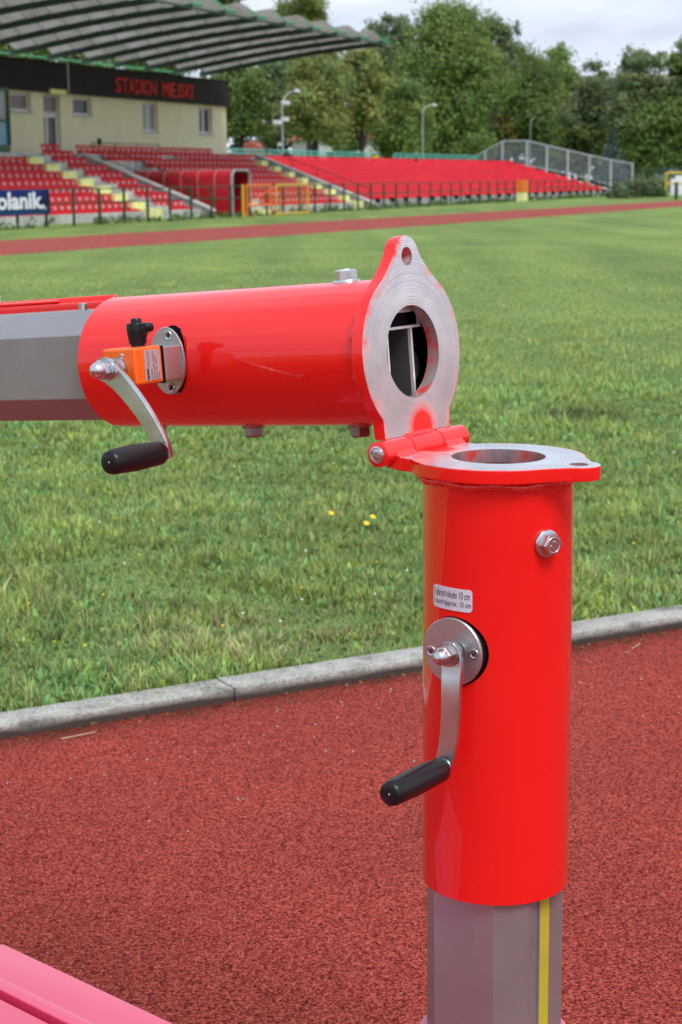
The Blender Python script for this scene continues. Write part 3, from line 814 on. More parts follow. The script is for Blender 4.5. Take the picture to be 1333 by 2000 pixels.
b = MB(); b.lathe((0, 0, 0.0170), (0, 0, 1), [(0, 0.0775), (0.037, 0.0775), (0.037, 0.0785), (0, 0.0785), (0, 0.0775)], 60)
b.build('bore_shade_liner', 'black', beam)  # black ring added so the cavity behind the plate looks dark
# set screws on the top of the profile
for x, y, z in ((0.0705, -0.030, 0.487), (0.0705, 0.045, 0.560)):
    hexb = MB(); hexb.lathe((x, y, z), (1, 0, 0), [(0, 0), (0, 0.0058), (0.008, 0.0058), (0.0088, 0.0050), (0.0088, 0)], 20); hexb.build('set_screw', 'zinc', beam, autosm=40)
# red rail lying along the back of the profile
b = MB(); b.box(0.0660, 0.0800, 0.030, 0.062, 0.452, 1.35); b.box(0.0802, 0.0850, 0.036, 0.060, 0.60, 1.35)
b = b.build('back_rail', 'red', beam, bevel=0.003)
c = MB(); c.lathe((0.0795, 0.048, 0.500), (0, 0, 1), [(0, 0), (0.001, 0.005), (0.004, 0.0075), (0.85, 0.0075)], 20); c.build('rail_bead', 'red', b)
c = MB(); c.box(0.0852, 0.0960, 0.040, 0.060, 0.735, 0.90); c.build('end_block', 'galv', b, bevel=0.001)

# --- position indicator and crank of the arm (all in the sleeve's own axes: x up, z to the left)
pz, pxx = 0.300, 0.005
pl = MB()
pts = [(pxx + 0.0405 * math.cos(2 * PI * i / 56), pz - 0.003 + 0.0272 * math.sin(2 * PI * i / 56)) for i in range(56)]
pl.prism(pts, -0.0885, -0.0850, 'y')
plate = arm_part(pl.build('crank_plate', 'satin', post, bevel=0.001))
bk = MB(); bk.lathe((pxx, -0.060, pz), (0, -1, 0), [(0, 0), (0, 0.0400), (0.0135, 0.0400), (0.0135, 0.0262), (0.0248, 0.0262), (0.0248, 0)], 40); arm_part(bk.build('bearing_block', 'black', post, autosm=35))
for sx, zz in ((0.0305, -0.008), (-0.0320, -0.006)):
    s_ = MB(); s_.lathe((pxx + sx, -0.0885, pz + zz), (0, -1, 0), [(0, 0.0060), (0.0011, 0.0060), (0.0014, 0.0054), (0.0010, 0.0034), (0.0002, 0.003), (0.0002, 0)], 20); s_.build('screw', 'zinc', plate)
    s_ = MB()
    for a in (0.4, 0.4 + PI / 2):
        s_.tube((pxx + sx - math.cos(a) * 0.0026, -0.0892, pz + zz - math.sin(a) * 0.0026), (pxx + sx + math.cos(a) * 0.0026, -0.0892, pz + zz + math.sin(a) * 0.0026), 0.0008, 6)
    s_.build('screw_recess', 'ink', plate)
# rounded bracket between plate and box
br = MB()
br.prism([(-0.0885, 0.3180), (-0.0885, 0.2730), (-0.1120, 0.2745), (-0.1215, 0.2790), (-0.1215, 0.3215)], -0.0165, 0.0235, 'x')
arm_part(br.build('bracket', 'satin', post, bevel=0.0012))
gk = MB(); gk.box(-0.0185, 0.0255, -0.1255, -0.1213, 0.2710, 0.3225); arm_part(gk.build('gasket', 'black', post, bevel=0.0008))
ob = MB(); ob.box(-0.0175, 0.0265, -0.1730, -0.1257, 0.2700, 0.3220)
box = arm_part(ob.build('position_indicator', 'orange', post, bevel=0.0036, bseg=3))
s_ = MB(); s_.lathe((0.018, -0.173, 0.2895), (0, -1, 0), [(-0.001, 0), (-0.001, 0.0030), (0.0006, 0.0030), (0.0009, 0.0026), (0.0006, 0)], 16); s_.build('screw', 'zinc', box)
lb = MB(); lb.box(-0.0130, 0.0225, -0.1575, -0.1310, 0.2694, 0.2700); lb = lb.build('label', 'silver_label', box)
def lab(x, y, z): return (x, -y, 0.2692)
# text reads upwards: the line direction is x (up), lines stack along y
def label_line(body, x0, x1, y0, y1, **kw):
    fit_text(body, x0, x1, y0, y1, lambda X, Y, Z: (X, Y, 0.2691), 'printed_text', 'ink', lb, **kw)
label_line('elesa', -0.0120, 0.0010, -0.1545, -0.1565 + 0.0065, offset=0.03)
label_line('MADE IN ITALY', 0.0025, 0.0215, -0.1525, -0.1505)
label_line('CE 99050', -0.0120, -0.0005, -0.1475, -0.1455)
label_line('DD51-E-001-F9B-C2', -0.0120, 0.0205, -0.1434, -0.1414)
label_line('18032208    REV.0', -0.0120, 0.0150, -0.1393, -0.1373)
label_line('RoHS', -0.0120, -0.0040, -0.1350, -0.1330)
# black wing knob on top
kn = MB(); kn.lathe((0.0255, -0.140, 0.2935), (1, 0, 0), [(0, 0), (0, 0.0085), (0.004, 0.0085), (0.0041, 0.0102), (0.018, 0.0118), (0.027, 0.0122), (0.0285, 0.0115), (0.0285, 0.0066), (0.0325, 0.0064), (0.034, 0.0052), (0.034, 0)], 32)
kn = kn.build('clamp_knob', 'black_plastic', post, autosm=40); arm_part(kn)
wg = MB(); wg.prism([(0.0585, -0.1470), (0.0585, -0.1330), (0.0565, -0.1250), (0.0520, -0.1145), (0.0535, -0.1120)][::1] and [(0.2990, 0.0370), (0.3000, 0.0540), (0.2740, 0.0540), (0.2700, 0.0510), (0.2700, 0.0460), (0.2730, 0.0425), (0.2790, 0.0420), (0.2850, 0.0340)], -0.1465, -0.1335, 'y')
# prism gave (z, x) pairs on the (x, z) axes: swap
wg.v = [(z, y, x) for x, y, z in wg.v]
wg.build('wing', 'black_plastic', kn, bevel=0.0030, bseg=3)
hb = MB(); hb.lathe((0.003, -0.173, 0.2960), (0, -1, 0), [(0, 0.0140), (0.004, 0.0140), (0.004, 0.0115), (0.013, 0.0115), (0.013, 0)], 32); hb.build('shaft_collar', 'zinc', box, autosm=40)
ca = MB()
cpath = [(0.011, 0.3045), (0.006, 0.2990), (0.000, 0.2915), (-0.008, 0.2810), (-0.018, 0.2700), (-0.030, 0.2580), (-0.043, 0.2460), (-0.057, 0.2350), (-0.071, 0.2255), (-0.085, 0.2175), (-0.099, 0.2125)]
cpath = [(x, z, -0.1935 - 0.0006 * i) for i, (x, z) in enumerate(cpath)]
strap(ca, cpath, [0.017, 0.026, 0.027, 0.0255, 0.0235, 0.0225, 0.0215, 0.021, 0.0205, 0.020, 0.016], 0, 0.0075)
ca = arm_part(ca.build('crank_arm', 'zinc', post, bevel=0.0012))
cap_nut(ca, (0.0045, -0.1965, 0.2975), (0, -1, 0), 0.0105)
grip(ca, (-0.091, -0.2035, 0.2150), (0, -1, 0), 0.084, 0.0142)

# --- foot: collar, column and base plate standing on the track
b = MB(); ring_shell(b, 0.16, 0.258, 0.0885, 0.0770, 0, seg=72); b.box(-0.088, 0.088, -0.02, 0.02, 0.0, 0.001)
b.v = b.v[:-8]; b.f = b.f[:-6]; b.sm = b.sm[:-6]
b.build('foot_collar', 'red_sky_sheen', post, autosm=35)
b = MB(); b.box(-0.20, 0.20, -0.16, 0.16, -0.03, -0.008); b.build('base_plate', 'red', post, bevel=0.003)
b = MB(); b.box(-0.11, 0.11, -0.11, 0.11, -0.008, 0.16); b.build('base_block', 'red', post, bevel=0.006)

# red sheet-metal cover at the lower left
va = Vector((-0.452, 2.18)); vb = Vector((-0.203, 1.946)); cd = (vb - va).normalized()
cov = empty('ballast_box', (va.x, va.y, -0.03), math.atan2(cd.y, cd.x), label='red sheet metal box, pink sky sheen in its colour, with a folded lip on the track, bottom left', cat='metal box')
b = MB(); b.box(0.004, 0.46, -0.50, -0.004, 0.0, 0.283); b.build('case', 'red_sky_sheen', cov, bevel=0.002)
b = MB(); b.box(0, 0.465, -0.0640, 0.0, 0.2835, 0.300); b.build('rim', 'red_sky_sheen', cov, bevel=0.0028)
b = MB(); b.box(0, 0.465, -0.0880, -0.0652, 0.2835, 0.3035); b.build('lip', 'red_sky_sheen', cov, bevel=0.0025)
b = MB(); b.box(0, 0.465, -0.504, -0.0975, 0.2835, 0.2990); b.build('lid', 'red_sky_sheen', cov, bevel=0.0028)

# ================================================================== STANDS
SEAT_W = 0.455
def seat_mesh(mat, slot=True):
    """bucket seat on the (u, v) grid of the stand: local x along the row, -y to the pitch, z up from the tread"""
    b = MB(); w = 0.198; th = 0.018
    # back with grip slot: four strips round the opening
    z0, z1 = 0.05, 0.36
    def bp(x, z): return 0.03 + 0.10 * (z - z0) / (z1 - z0) - 0.05 * (1 - (x / w) ** 2) * -0.6
    xs = [-w, -0.06, 0.06, w]; zs = [z0, 0.15, 0.285, z1]
    for i in range(3):
        for j in range(3):
            if slot and i == 1 and j == 1: continue
            for off, rev in ((0, 0), (th, 1)):
                q = [(xs[i], bp(xs[i], zs[j]) + off, zs[j]), (xs[i + 1], bp(xs[i + 1], zs[j]) + off, zs[j]), (xs[i + 1], bp(xs[i + 1], zs[j + 1]) + off, zs[j + 1]), (xs[i], bp(xs[i], zs[j + 1]) + off, zs[j + 1])]
                if j == 2:
                    for k_ in (2, 3):
                        if abs(q[k_][0]) > 0.1: q[k_] = (q[k_][0] * 0.86, q[k_][1], q[k_][2] - 0.015)
                b.add(q, [(0, 1, 2, 3)])
    # rim of the back, pan and its skirt
    b.box(-w * 0.86, w * 0.86, 0.125, 0.155, z1 - 0.016, z1 + 0.006)
    b.box(-w, w, -0.30, 0.03, 0.06, 0.085)
    b.box(-w, w, -0.32, -0.29, 0.0, 0.08)
    b.box(-w, -w + 0.02, -0.29, 0.06, 0.0, 0.11); b.box(w - 0.02, w, -0.29, 0.06, 0.0, 0.11)
    me = b.mesh('seat', mat)
    if slot:
        n0 = len(me.polygons)
        bm = bmesh.new(); bm.from_mesh(me)
        vs = [bm.verts.new(p) for p in ((-0.05, 0.075, 0.17), (0.05, 0.075, 0.17), (0.042, 0.105, 0.27), (-0.042, 0.105, 0.27))]
        f = bm.faces.new(vs); f.material_index = 1; bm.to_mesh(me); bm.free()
        me.materials.append(M['seat_spot'])
    return me
seat_me = seat_mesh('seat')
seat_me2 = seat_mesh('seat_pale', slot=False)

def place_seats(root, ur, vr, row_v, row_z, u0, u1, me, skip=(), jitter=0.004, rng=random.Random(1)):
    n = int((u1 - u0) / SEAT_W + 0.01)
    for i in range(n):
        u = u0 + (i + 0.5) * SEAT_W
        if any(a < u < b for a, b in skip): continue
        o = bpy.data.objects.new('seat', me); link(o, root)
        o.location = (u - ur, -(row_v - vr), row_z); o.rotation_euler = (rng.uniform(-0.02, 0.02), 0, rng.uniform(-0.02, 0.02))

TR, RI, V0, Z0 = 0.68, 0.265, -29.5, 0.27       # tread, rise, front wall, first tread height
def rv(k): return V0 - 0.42 - TR * k
def rz(k): return Z0 + RI * k

def terrace(mb, u0, u1, nrows, k0=0):
    for k in range(k0, nrows):
        mb.box(u0, u1, V0 - TR * (k + 1) - (0.0 if k < nrows - 1 else 0.1), V0 - TR * k, 0.0, rz(k))

# left block
LB, cv = sroot('seating_block', 52, V0, label='left block of red seats with a yellow and grey stair below the clubhouse', cat='grandstand')
b = MB(cv); terrace(b, 36, 60.35, 9); b.build('terrace', 'pale_concrete', LB)
b = MB(cv)
for i in range(16):
    u = 36.1 + i * 1.51; b.box(u, min(u + 1.47, 60.3), V0 - 0.005, V0 + 0.06, 0.0, 0.29)
b.build('front_wall', 'pale_concrete', LB)
for k in range(9):
    place_seats(LB, 52, V0, rv(k), rz(k), (44.5 + 1.0 * k) if k < 7 else (58.0 if k == 7 else 59.0), 60.42, seat_me, skip=((55.75, 57.75),))
stair_mesh = None
for k in range(8):
    b = MB(cv); b.box(55.75, 56.70, V0 - TR * k - 0.38, V0 - TR * k + 0.28, 0.0, rz(k) + 0.10); b.build('yellow_step', 'yellow_concrete', LB)
    b = MB(cv); b.box(56.75, 57.75, V0 - TR * k - 0.60, V0 - TR * k - 0.04, 0.0, rz(k) + 0.17); b.build('step', 'pale_concrete', LB)
# sloping parapet walls in the v direction
def parapet(u, w=0.28, mat='concrete', name='parapet_wall', parent=None, cvt=None, vtop=-34.6):
    b = MB(cvt)
    ztop = 0.34 + 0.393 * (V0 - vtop)
    prof = [(V0 + 0.35, 0.0), (V0 + 0.35, 0.20), (V0 + 0.05, 0.34), (vtop, ztop), (vtop, 0.0)]
    n = len(prof)
    vs = [(u - w / 2, a, z) for a, z in prof] + [(u + w / 2, a, z) for a, z in prof]
    b.add(vs, [tuple(range(n)), tuple(range(n, 2 * n))[::-1]] + [(i, (i + 1) % n, n + (i + 1) % n, n + i) for i in range(n)])
    w_ = b.build(name, mat, parent)
    c = MB(cvt); prof2 = [(V0 + 0.40, 0.18), (V0 + 0.05, 0.345), (vtop, ztop + 0.005)]
    for (a, z), (a2, z2) in zip(prof2, prof2[1:]):
        c.add([(u - w / 2 - 0.04, a, z), (u + w / 2 + 0.04, a, z), (u + w / 2 + 0.04, a2, z2), (u - w / 2 - 0.04, a2, z2),
               (u - w / 2 - 0.04, a, z + 0.07), (u + w / 2 + 0.04, a, z + 0.07), (u + w / 2 + 0.04, a2, z2 + 0.07), (u - w / 2 - 0.04, a2, z2 + 0.07)],
              [(0, 1, 2, 3), (4, 5, 6, 7), (0, 1, 5, 4), (1, 2, 6, 5), (2, 3, 7, 6), (3, 0, 4, 7)])
    c.build('coping', 'pale_concrete', w_)
    return w_
parapet(60.62, parent=LB, cvt=cv)

def handrail(name, u, mat, label, v0=-29.9, v1=-34.4, z0=0.95, z1=2.58, n=5):
    root, cvt = sroot(name, u, v0, label=label, cat='handrail', group='stair handrails on the stand')
    for dz, nm in ((0, 'top_rail'), (-0.45, 'mid_rail')):
        b = MB(cvt); b.tube((u, v0, z0 + dz), (u, v1, z1 + dz), 0.018, 6); b.build(nm, mat, root)
    for i in range(n):
        f_ = i / (n - 1); v = v0 + (v1 - v0) * f_; z = z0 + (z1 - z0) * f_
        b = MB(cvt); b.tube((u, v, z - 0.95), (u, v, z), 0.018, 6); b.build('post', mat, root)
    return root
handrail('handrail', 62.45, 'dark_green', 'thin dark handrail sloping down in front of the red tunnel')
handrail('handrail', 78.4, 'dark_green', 'thin dark handrail sloping down in front of the large red seating block', v0=-29.6, v1=-34.8, z0=0.90, z1=2.75)

# tunnel
TU, cv = sroot('player_tunnel', 63.5, -29.3, label='red arched player tunnel with pale ribs and a dark open mouth', cat='tunnel')
u0, u1, zt = 62.68, 64.36, 1.72
def arch(inset=0.0):
    r = 0.33 - inset; a0, a1, z_ = u0 + inset, u1 - inset, zt - inset
    pts = [(a0, 0.0)]
    pts += [(a0 + r - r * math.cos(R(90 * i / 6)), z_ - r + r * math.sin(R(90 * i / 6))) for i in range(7)]
    pts += [(a1 - r + r * math.sin(R(90 * i / 6)), z_ - r + r * math.cos(R(90 * i / 6))) for i in range(7)]
    pts += [(a1, 0.0)]
    return pts
def arch_strip(b, po, pi, v0, v1):
    n = len(po)
    vs = [(a, v0, z) for a, z in po] + [(a, v1, z) for a, z in po] + [(a, v0, z) for a, z in pi] + [(a, v1, z) for a, z in pi]
    fs = []
    for i in range(n - 1):
        fs += [(i, i + 1, n + i + 1, n + i), (2 * n + i + 1, 2 * n + i, 3 * n + i, 3 * n + i + 1), (i + 1, i, 2 * n + i, 2 * n + i + 1), (n + i, n + i + 1, 3 * n + i + 1, 3 * n + i)]
    fs += [(0, n, 3 * n, 2 * n), (n - 1, 2 * n - 1, 4 * n - 1, 3 * n - 1)]
    b.add(vs, fs)
nb = 7; vf, vbk = -29.3, -34.4; st_ = (vbk - vf) / nb
for i in range(nb):
    b = MB(cv); arch_strip(b, arch(0.01), arch(0.03), vf + st_ * i - 0.02, vf + st_ * (i + 1) + 0.02); b.build('skin_panel', 'tunnel', TU, autosm=40)
for i in range(nb + 1):
    b = MB(cv); arch_strip(b, arch(-0.015), arch(0.05), vf + st_ * i + (0.05 if i == 0 else 0.015), vf + st_ * i - (0.03 if i == 0 else 0.015)); b.build('rib', 'lamp_white' if i == 0 else 'pink_rib', TU, autosm=40)
b = MB(cv); b.box(u0 + 0.04, u1 - 0.04, vbk + 0.05, vbk + 0.1, 0, zt - 0.1); b.build('end_wall', 'black', TU)
b = MB(cv); b.box(u0 + 0.03, u1 - 0.03, vbk, vf, 0.002, 0.02); b.build('tunnel_floor', 'concrete', TU)
for (a, z, a2, z2) in ((u0 + 0.1, 0.3, u1 - 0.1, 1.2), (u0 + 0.1, 1.2, u1 - 0.1, 0.3)):
    b = MB(cv); b.tube((a, vf - 0.5, z), (a2, vf - 0.5, z2), 0.02, 6); b.build('brace', 'black', TU)

# middle block, right of and behind the tunnel
MBK, cv = sroot('seating_block', 70, V0, label='middle block of red seats between the red tunnel and a sloping concrete wall', cat='grandstand')
b = MB(cv); terrace(b, 64.5, 77.4, 7); b.box(60.9, 77.4, V0 - TR * 8, V0 - TR * 7 - 0.002, 0, rz(7)); b.box(60.9, 77.4, V0 - TR * 9 - 1.3, V0 - TR * 8 - 0.002, 0, rz(8)); b.build('terrace', 'pale_concrete', MBK)
b = MB(cv)
for i in range(8):
    u = 64.55 + i * 1.6; b.box(u, u + 1.56, V0 - 0.005, V0 + 0.06, 0.0, 0.29)
b.build('front_wall', 'pale_concrete', MBK)
for k in range(9):
    if k < 7: place_seats(MBK, 70, V0, rv(k), rz(k), 66.9 if k < 2 else 64.7, 75.9, seat_me)
    else: place_seats(MBK, 70, V0, rv(k), rz(k), 62.5 if k == 7 else 61.6, 76.8 if k == 7 else 74.0, seat_me, skip=((67.3, 69.0),) if k == 7 else ())
for k in range(8):
    b = MB(cv); b.box(76.0, 76.65, V0 - TR * k - 0.38, V0 - TR * k + 0.28, 0.0, rz(k) + 0.08); b.build('yellow_step', 'yellow_concrete', MBK)
    if k > 0:
        b = MB(cv); b.box(76.67, 77.4, V0 - TR * k - 0.4, V0 - TR * k + 0.02, 0.0, rz(k) + 0.06); b.build('step', 'pale_concrete', MBK)
for k in range(2):
    b = MB(cv); b.box(64.9, 65.8, V0 - TR * k - 0.3, V0 - TR * k + 0.5, 0.0, 0.16 + RI * k); b.build('yellow_step', 'yellow_concrete', MBK)
    b = MB(cv); b.box(65.9, 66.8, V0 - TR * k - 0.3, V0 - TR * k + 0.2, 0.0, 0.30 + RI * k); b.build('step', 'pale_concrete', MBK)
b = MB(cv); b.box(67.4, 68.0, rv(7) - 0.2, rv(7) + 0.42, 0, rz(7) + 0.05); b.build('yellow_step', 'yellow_concrete', MBK)
b = MB(cv); b.box(68.1, 68.9, rv(7) - 0.2, rv(7) + 0.40, 0, rz(7) + 0.12); b.build('step', 'pale_concrete', MBK)
parapet(77.58, parent=MBK, cvt=cv, vtop=-35.0)

# right block: gentler and long
RB, cv = sroot('seating_block', 80, V0, label='long block of plain bright red seats beyond the second sloping wall', cat='grandstand')
TR2, RI2, Z2 = 0.80, 0.225, 0.36
b = MB(cv)
for k in range(9): b.box(77.9, 126.6, V0 - TR2 * (k + 1) - (0 if k < 8 else 0.8), V0 - TR2 * k, 0.0, Z2 + RI2 * k)
b.build('terrace', 'concrete', RB)
b = MB(cv); b.box(77.9, 126.6, V0 + 0.005, V0 + 0.12, 0, 0.22); b.build('front_wall', 'concrete', RB)
for i in range(24):
    b = MB(cv); u = 79.0 + i * 2; b.box(u, u + 0.12, V0 - 0.1, V0 + 0.20, 0.22, 0.42); b.build('bracket', 'black', RB)
NEAR_N = 33
for k in range(9):
    place_seats(RB, 80, V0, V0 - 0.40 - TR2 * k, Z2 + RI2 * k, 78.0, 78.0 + SEAT_W * NEAR_N + 0.01, seat_me2)
# seats past the nearest 297, joined
sv = np.array([v.co[:] for v in seat_me2.vertices]); sf = [tuple(p.vertices) for p in seat_me2.polygons]
av = []; af = []; base = 0
rng = random.Random(8)
for k in range(9):
    u = 78.0 + SEAT_W * (NEAR_N + 0.5)
    while u < 126.3:
        if not (rng.random() < 0.004):
            q = sv + np.array([u - 80, -(V0 - 0.40 - TR2 * k - V0), Z2 + RI2 * k]); av.append(q)
            af += [tuple(i + base for i in f_) for f_ in sf]; base += len(sv)
        u += SEAT_W
me = bpy.data.meshes.new('seats'); me.from_pydata(np.concatenate(av).tolist(), [], af); me.materials.append(M['seat_pale'])
o = bpy.data.objects.new('seats', me); link(o, RB); tag(o, kind='stuff')
# embankment behind the stands
smesh(lambda m: (m.prism([(-36.7, 0), (-36.7, 2.15), (-41.5, 2.15), (-47, 0)], 77.9, 127.5, 'x')), 'embankment', 'field', 100, -40).update_tag()
tag(bpy.data.objects['embankment'], kind='structure')

# ---------------------------------------------------------------- clubhouse
CH, cv = sroot('clubhouse', 66, -37, label='cream rendered clubhouse with a charcoal fascia and red stadium lettering above the seats', cat='building')
VB = -37.0
holes = [(59.45, 60.97, 4.03, 4.72), (61.88, 63.15, 2.45, 4.70), (64.17, 65.70, 4.01, 4.72), (70.15, 71.62, 3.48, 4.72), (75.74, 77.15, 3.50, 4.71)]
ub = sorted({48.0, 78.7} | {h[0] for h in holes} | {h[1] for h in holes}); zb = sorted({0.0, 5.9} | {h[2] for h in holes} | {h[3] for h in holes})
b = MB(cv)
for i in range(len(ub) - 1):
    for j in range(len(zb) - 1):
        cu, cz = (ub[i] + ub[i + 1]) / 2, (zb[j] + zb[j + 1]) / 2
        if any(h[0] < cu < h[1] and h[2] < cz < h[3] for h in holes): continue
        b.quad((ub[i], VB, zb[j]), (ub[i + 1], VB, zb[j]), (ub[i + 1], VB, zb[j + 1]), (ub[i], VB, zb[j + 1]))
for a, c, z, z_ in holes:
    D_ = VB - 0.22
    b.quad((a, VB, z), (a, D_, z), (a, D_, z_), (a, VB, z_)); b.quad((c, VB, z), (c, D_, z), (c, D_, z_), (c, VB, z_))
    b.quad((a, VB, z), (c, VB, z), (c, D_, z), (a, D_, z)); b.quad((a, VB, z_), (c, VB, z_), (c, D_, z_), (a, D_, z_))
b.quad((78.7, VB, 0), (78.7, VB - 8, 0), (78.7, VB - 8, 5.9), (78.7, VB, 5.9)); b.quad((48, VB, 0), (48, VB - 8, 0), (48, VB - 8, 5.9), (48, VB, 5.9))
b.quad((48, VB - 8, 0), (78.7, VB - 8, 0), (78.7, VB - 8, 5.9), (48, VB - 8, 5.9)); b.quad((48, VB - 8, 5.88), (78.7, VB - 8, 5.88), (78.7, VB, 5.88), (48, VB, 5.88))
b.build('wall', 'cream', CH)
def window(a, c, z, z_, mull, panes, name='window', sill=True, fw=0.09):
    F = MB(cv); vq = VB - 0.16
    F.box(a, c, vq - 0.05, vq, z, z + fw); F.box(a, c, vq - 0.05, vq, z_ - fw, z_); F.box(a, a + fw, vq - 0.05, vq, z + fw, z_ - fw); F.box(c - fw, c, vq - 0.05, vq, z + fw, z_ - fw)
    for m in mull: F.box(m - 0.07, m + 0.07, vq - 0.05, vq + 0.01, z + fw, z_ - fw)
    f_ = F.build(name, 'white_frame', CH)
    ed = [a + fw] + list(mull) + [c - fw]
    for i in range(len(ed) - 1):
        P_ = MB(cv); P_.box(ed[i] + 0.005, ed[i + 1] - 0.005, vq - 0.035, vq - 0.02, z + fw, z_ - fw); P_.build('pane', panes[i], f_)
    if sill:
        s2 = MB(cv); s2.box(a - 0.06, c + 0.06, VB - 0.15, VB + 0.06, z - 0.06, z - 0.002); s2.build('sill', 'galv', f_)
    return f_
window(*holes[0], [], ['blind']); window(*holes[2], [], ['dark_glass'])
window(*holes[3], [70.85], ['grey_glass', 'grey_glass']); window(*holes[4], [76.44], ['dark_glass', 'dark_glass'])
h = holes[1]
window(h[0], h[1], 4.02, h[3], [], ['blind'], sill=False, fw=0.05)
d_ = window(h[0], h[1], 2.45, 4.0, [62.33], ['dark_glass', 'dark_glass'], name='door', sill=False, fw=0.13)
# fascia panels with open joints
FA = MB(cv); FA.box(47.9, 78.75, VB - 0.05, VB + 0.10, 4.86, 5.90); FA = FA.build('fascia', 'black', CH)
u = 47.9
while u < 78.7:
    b = MB(cv); b.box(u + 0.008, min(u + 1.12, 78.76), VB + 0.10, VB + 0.16, 4.80, 5.95); b.build('fascia_panel', 'charcoal', FA); u += 1.128
b = MB(cv); b.box(47.9, 78.8, VB - 0.05, VB + 0.20, 5.955, 6.0); b.build('fascia_cap', 'charcoal', FA)
for wd, a, c in (('STADION', 67.45, 71.15), ('MIEJSKI', 71.75, 74.75)):
    wds = {'I': 0.34, 'M': 1.25, 'J': 0.72, 'E': 0.85}; gap = 0.16
    tot = sum(wds.get(ch, 1.0) for ch in wd) + gap * (len(wd) - 1); k_ = (c - a) / tot; x = a
    SL = empty('sign_word', (0, 0, 0)); SL.parent = CH
    for ch in wd:
        w_ = wds.get(ch, 1.0) * k_
        fit_text(ch, x, x + w_, 5.02, 5.64, lambda X, Y, Z: cv(X, VB + 0.185 - Z, Y), 'sign_letter', 'letter_red', SL, extrude=0.02, offset=0.012)
        x += w_ + gap * k_
b = MB(cv); b.tube((63.55, VB + 0.19, 4.80), (63.55, VB + 0.19, 6.0), 0.035, 8); b.build('downpipe', 'galv', CH)
b = MB(cv); b.box(62.1, 63.3, VB + 0.01, VB + 0.22, 4.76 - 0.02, 4.795); b.box(62.1, 63.3, VB + 0.165, VB + 0.24, 4.79, 4.93); b.build('lamp_box', 'yellow_concrete', CH)
b = MB(cv); b.box(66.1, 66.22, VB + 0.005, VB + 0.12, 2.85, 3.10); b.build('wall_box', 'black', CH)

# glazed booth at the left edge
BO, cv = sroot('commentary_booth', 54, -35.6, 1.9, label='green framed glazed booth beside the clubhouse, cut by the left edge', cat='booth')
ue_ = 56.15
def bb(z0, z1, mat, nm, d=0.0): 
    b = MB(cv); b.box(50.5, ue_ - d, -36.6, -35.0 - d, z0, z1); return b.build(nm, mat, BO)
bb(1.9, 2.24, 'mid_green', 'base_panel', 0.03); bb(2.25, 2.66, 'mid_green', 'base_panel'); bb(2.665, 3.46, 'blue_glass', 'glazing', 0.04); bb(3.465, 3.55, 'mid_green', 'transom')
bb(3.555, 4.55, 'grey_glass', 'glazing', 0.04); bb(4.555, 4.66, 'mid_green', 'roof_edge')
for u in (56.1, 54.6, 53.1): 
    b = MB(cv); b.box(u - 0.05, u + 0.05, -35.04, -34.96, 2.66, 4.56); b.build('mullion', 'mid_green', BO)

# ---------------------------------------------------------------- canopy
CA, cv = sroot('stand_canopy', 60, -37.6, label='cantilevered canopy of frosted grey vaulted sheets on dark green beams over the stand', cat='canopy')
BAY = 2.77; NB = 15
def zc(v):                                     # underside height along the cantilever
    s_ = (-37.0 - v) / -8.5
    return 6.44 + 1.00 * s_ + 0.10 * math.sin(PI * max(0, min(1, s_)))
vv = [-37.7 + 9.2 * i / 11 for i in range(12)]
ub0 = 77.4
for k in range(NB + 1):
    u = ub0 - BAY * k
    b = MB(cv)
    for a, c in zip(vv, vv[1:]):
        za, zz = zc(a), zc(c)
        hgt = 0.21
        b.add([(u - 0.07, a, za - hgt), (u + 0.07, a, za - hgt), (u + 0.07, c, zz - hgt), (u - 0.07, c, zz - hgt), (u - 0.07, a, za), (u + 0.07, a, za), (u + 0.07, c, zz), (u - 0.07, c, zz)],
              [(0, 1, 2, 3), (4, 5, 6, 7), (0, 1, 5, 4), (1, 2, 6, 5), (2, 3, 7, 6), (3, 0, 4, 7)])
    b.build('roof_beam', 'dark_green', CA)
    b = MB(cv); b.box(u - 0.11, u + 0.11, -37.75, -37.5, 0.0, zc(-37.6) - 0.3); b.build('column', 'dark_green', CA)
    # green tube bracing above the tip
    b = MB(cv)
    b.path([(u, -28.45, zc(-28.5) + 0.02), (u, -28.9, zc(-28.5) + 0.36), (u, -30.2, zc(-30.2) + 0.60), (u, -33.2, zc(-33.2) + 0.45)], 0.035, 6)
    b.tube((u, -30.2, zc(-30.2)), (u, -30.2, zc(-30.2) + 0.6), 0.03, 6); b.tube((u, -28.9, zc(-28.9)), (u, -28.9, zc(-28.9) + 0.36), 0.03, 6)
    b.tube((u, -28.45, zc(-28.5) - 0.02), (u, -28.1, zc(-28.5) - 0.08), 0.05, 6)
    b.build('tip_brace', 'fresh_green', CA)
ppl = 0.99; npan = 9; ARC = 8
vault = []
for k in range(NB):
    u1_ = ub0 - BAY * k - 0.07; u0_ = u1_ - BAY + 0.14
    for j in range(npan):
        a = -28.55 - j * ppl + 0.0; c = a - ppl + 0.02
        b = MB(cv); vs = []
        for v, lift in ((a, 0.03), (c, 0.0)):
            for i in range(ARC + 1):
                f_ = i / ARC; vs.append((u0_ + (u1_ - u0_) * f_, v, zc(v) + lift + 0.38 * math.sin(PI * f_) - 0.02))
        m = ARC + 1
        b.add(vs, [(i, i + 1, m + i + 1, m + i) for i in range(ARC)], True)
        b.build('roof_sheet', 'roof_sheet', CA)
        if j < npan:
            r_ = MB(cv)
            r_.path([(u0_ + (u1_ - u0_) * i / 6, c, zc(c) - 0.03 + 0.37 * math.sin(PI * i / 6)) for i in range(7)], 0.012, 5)
            vault.append(r_)
for r_ in vault: r_.build('purlin', 'dark_green', CA)
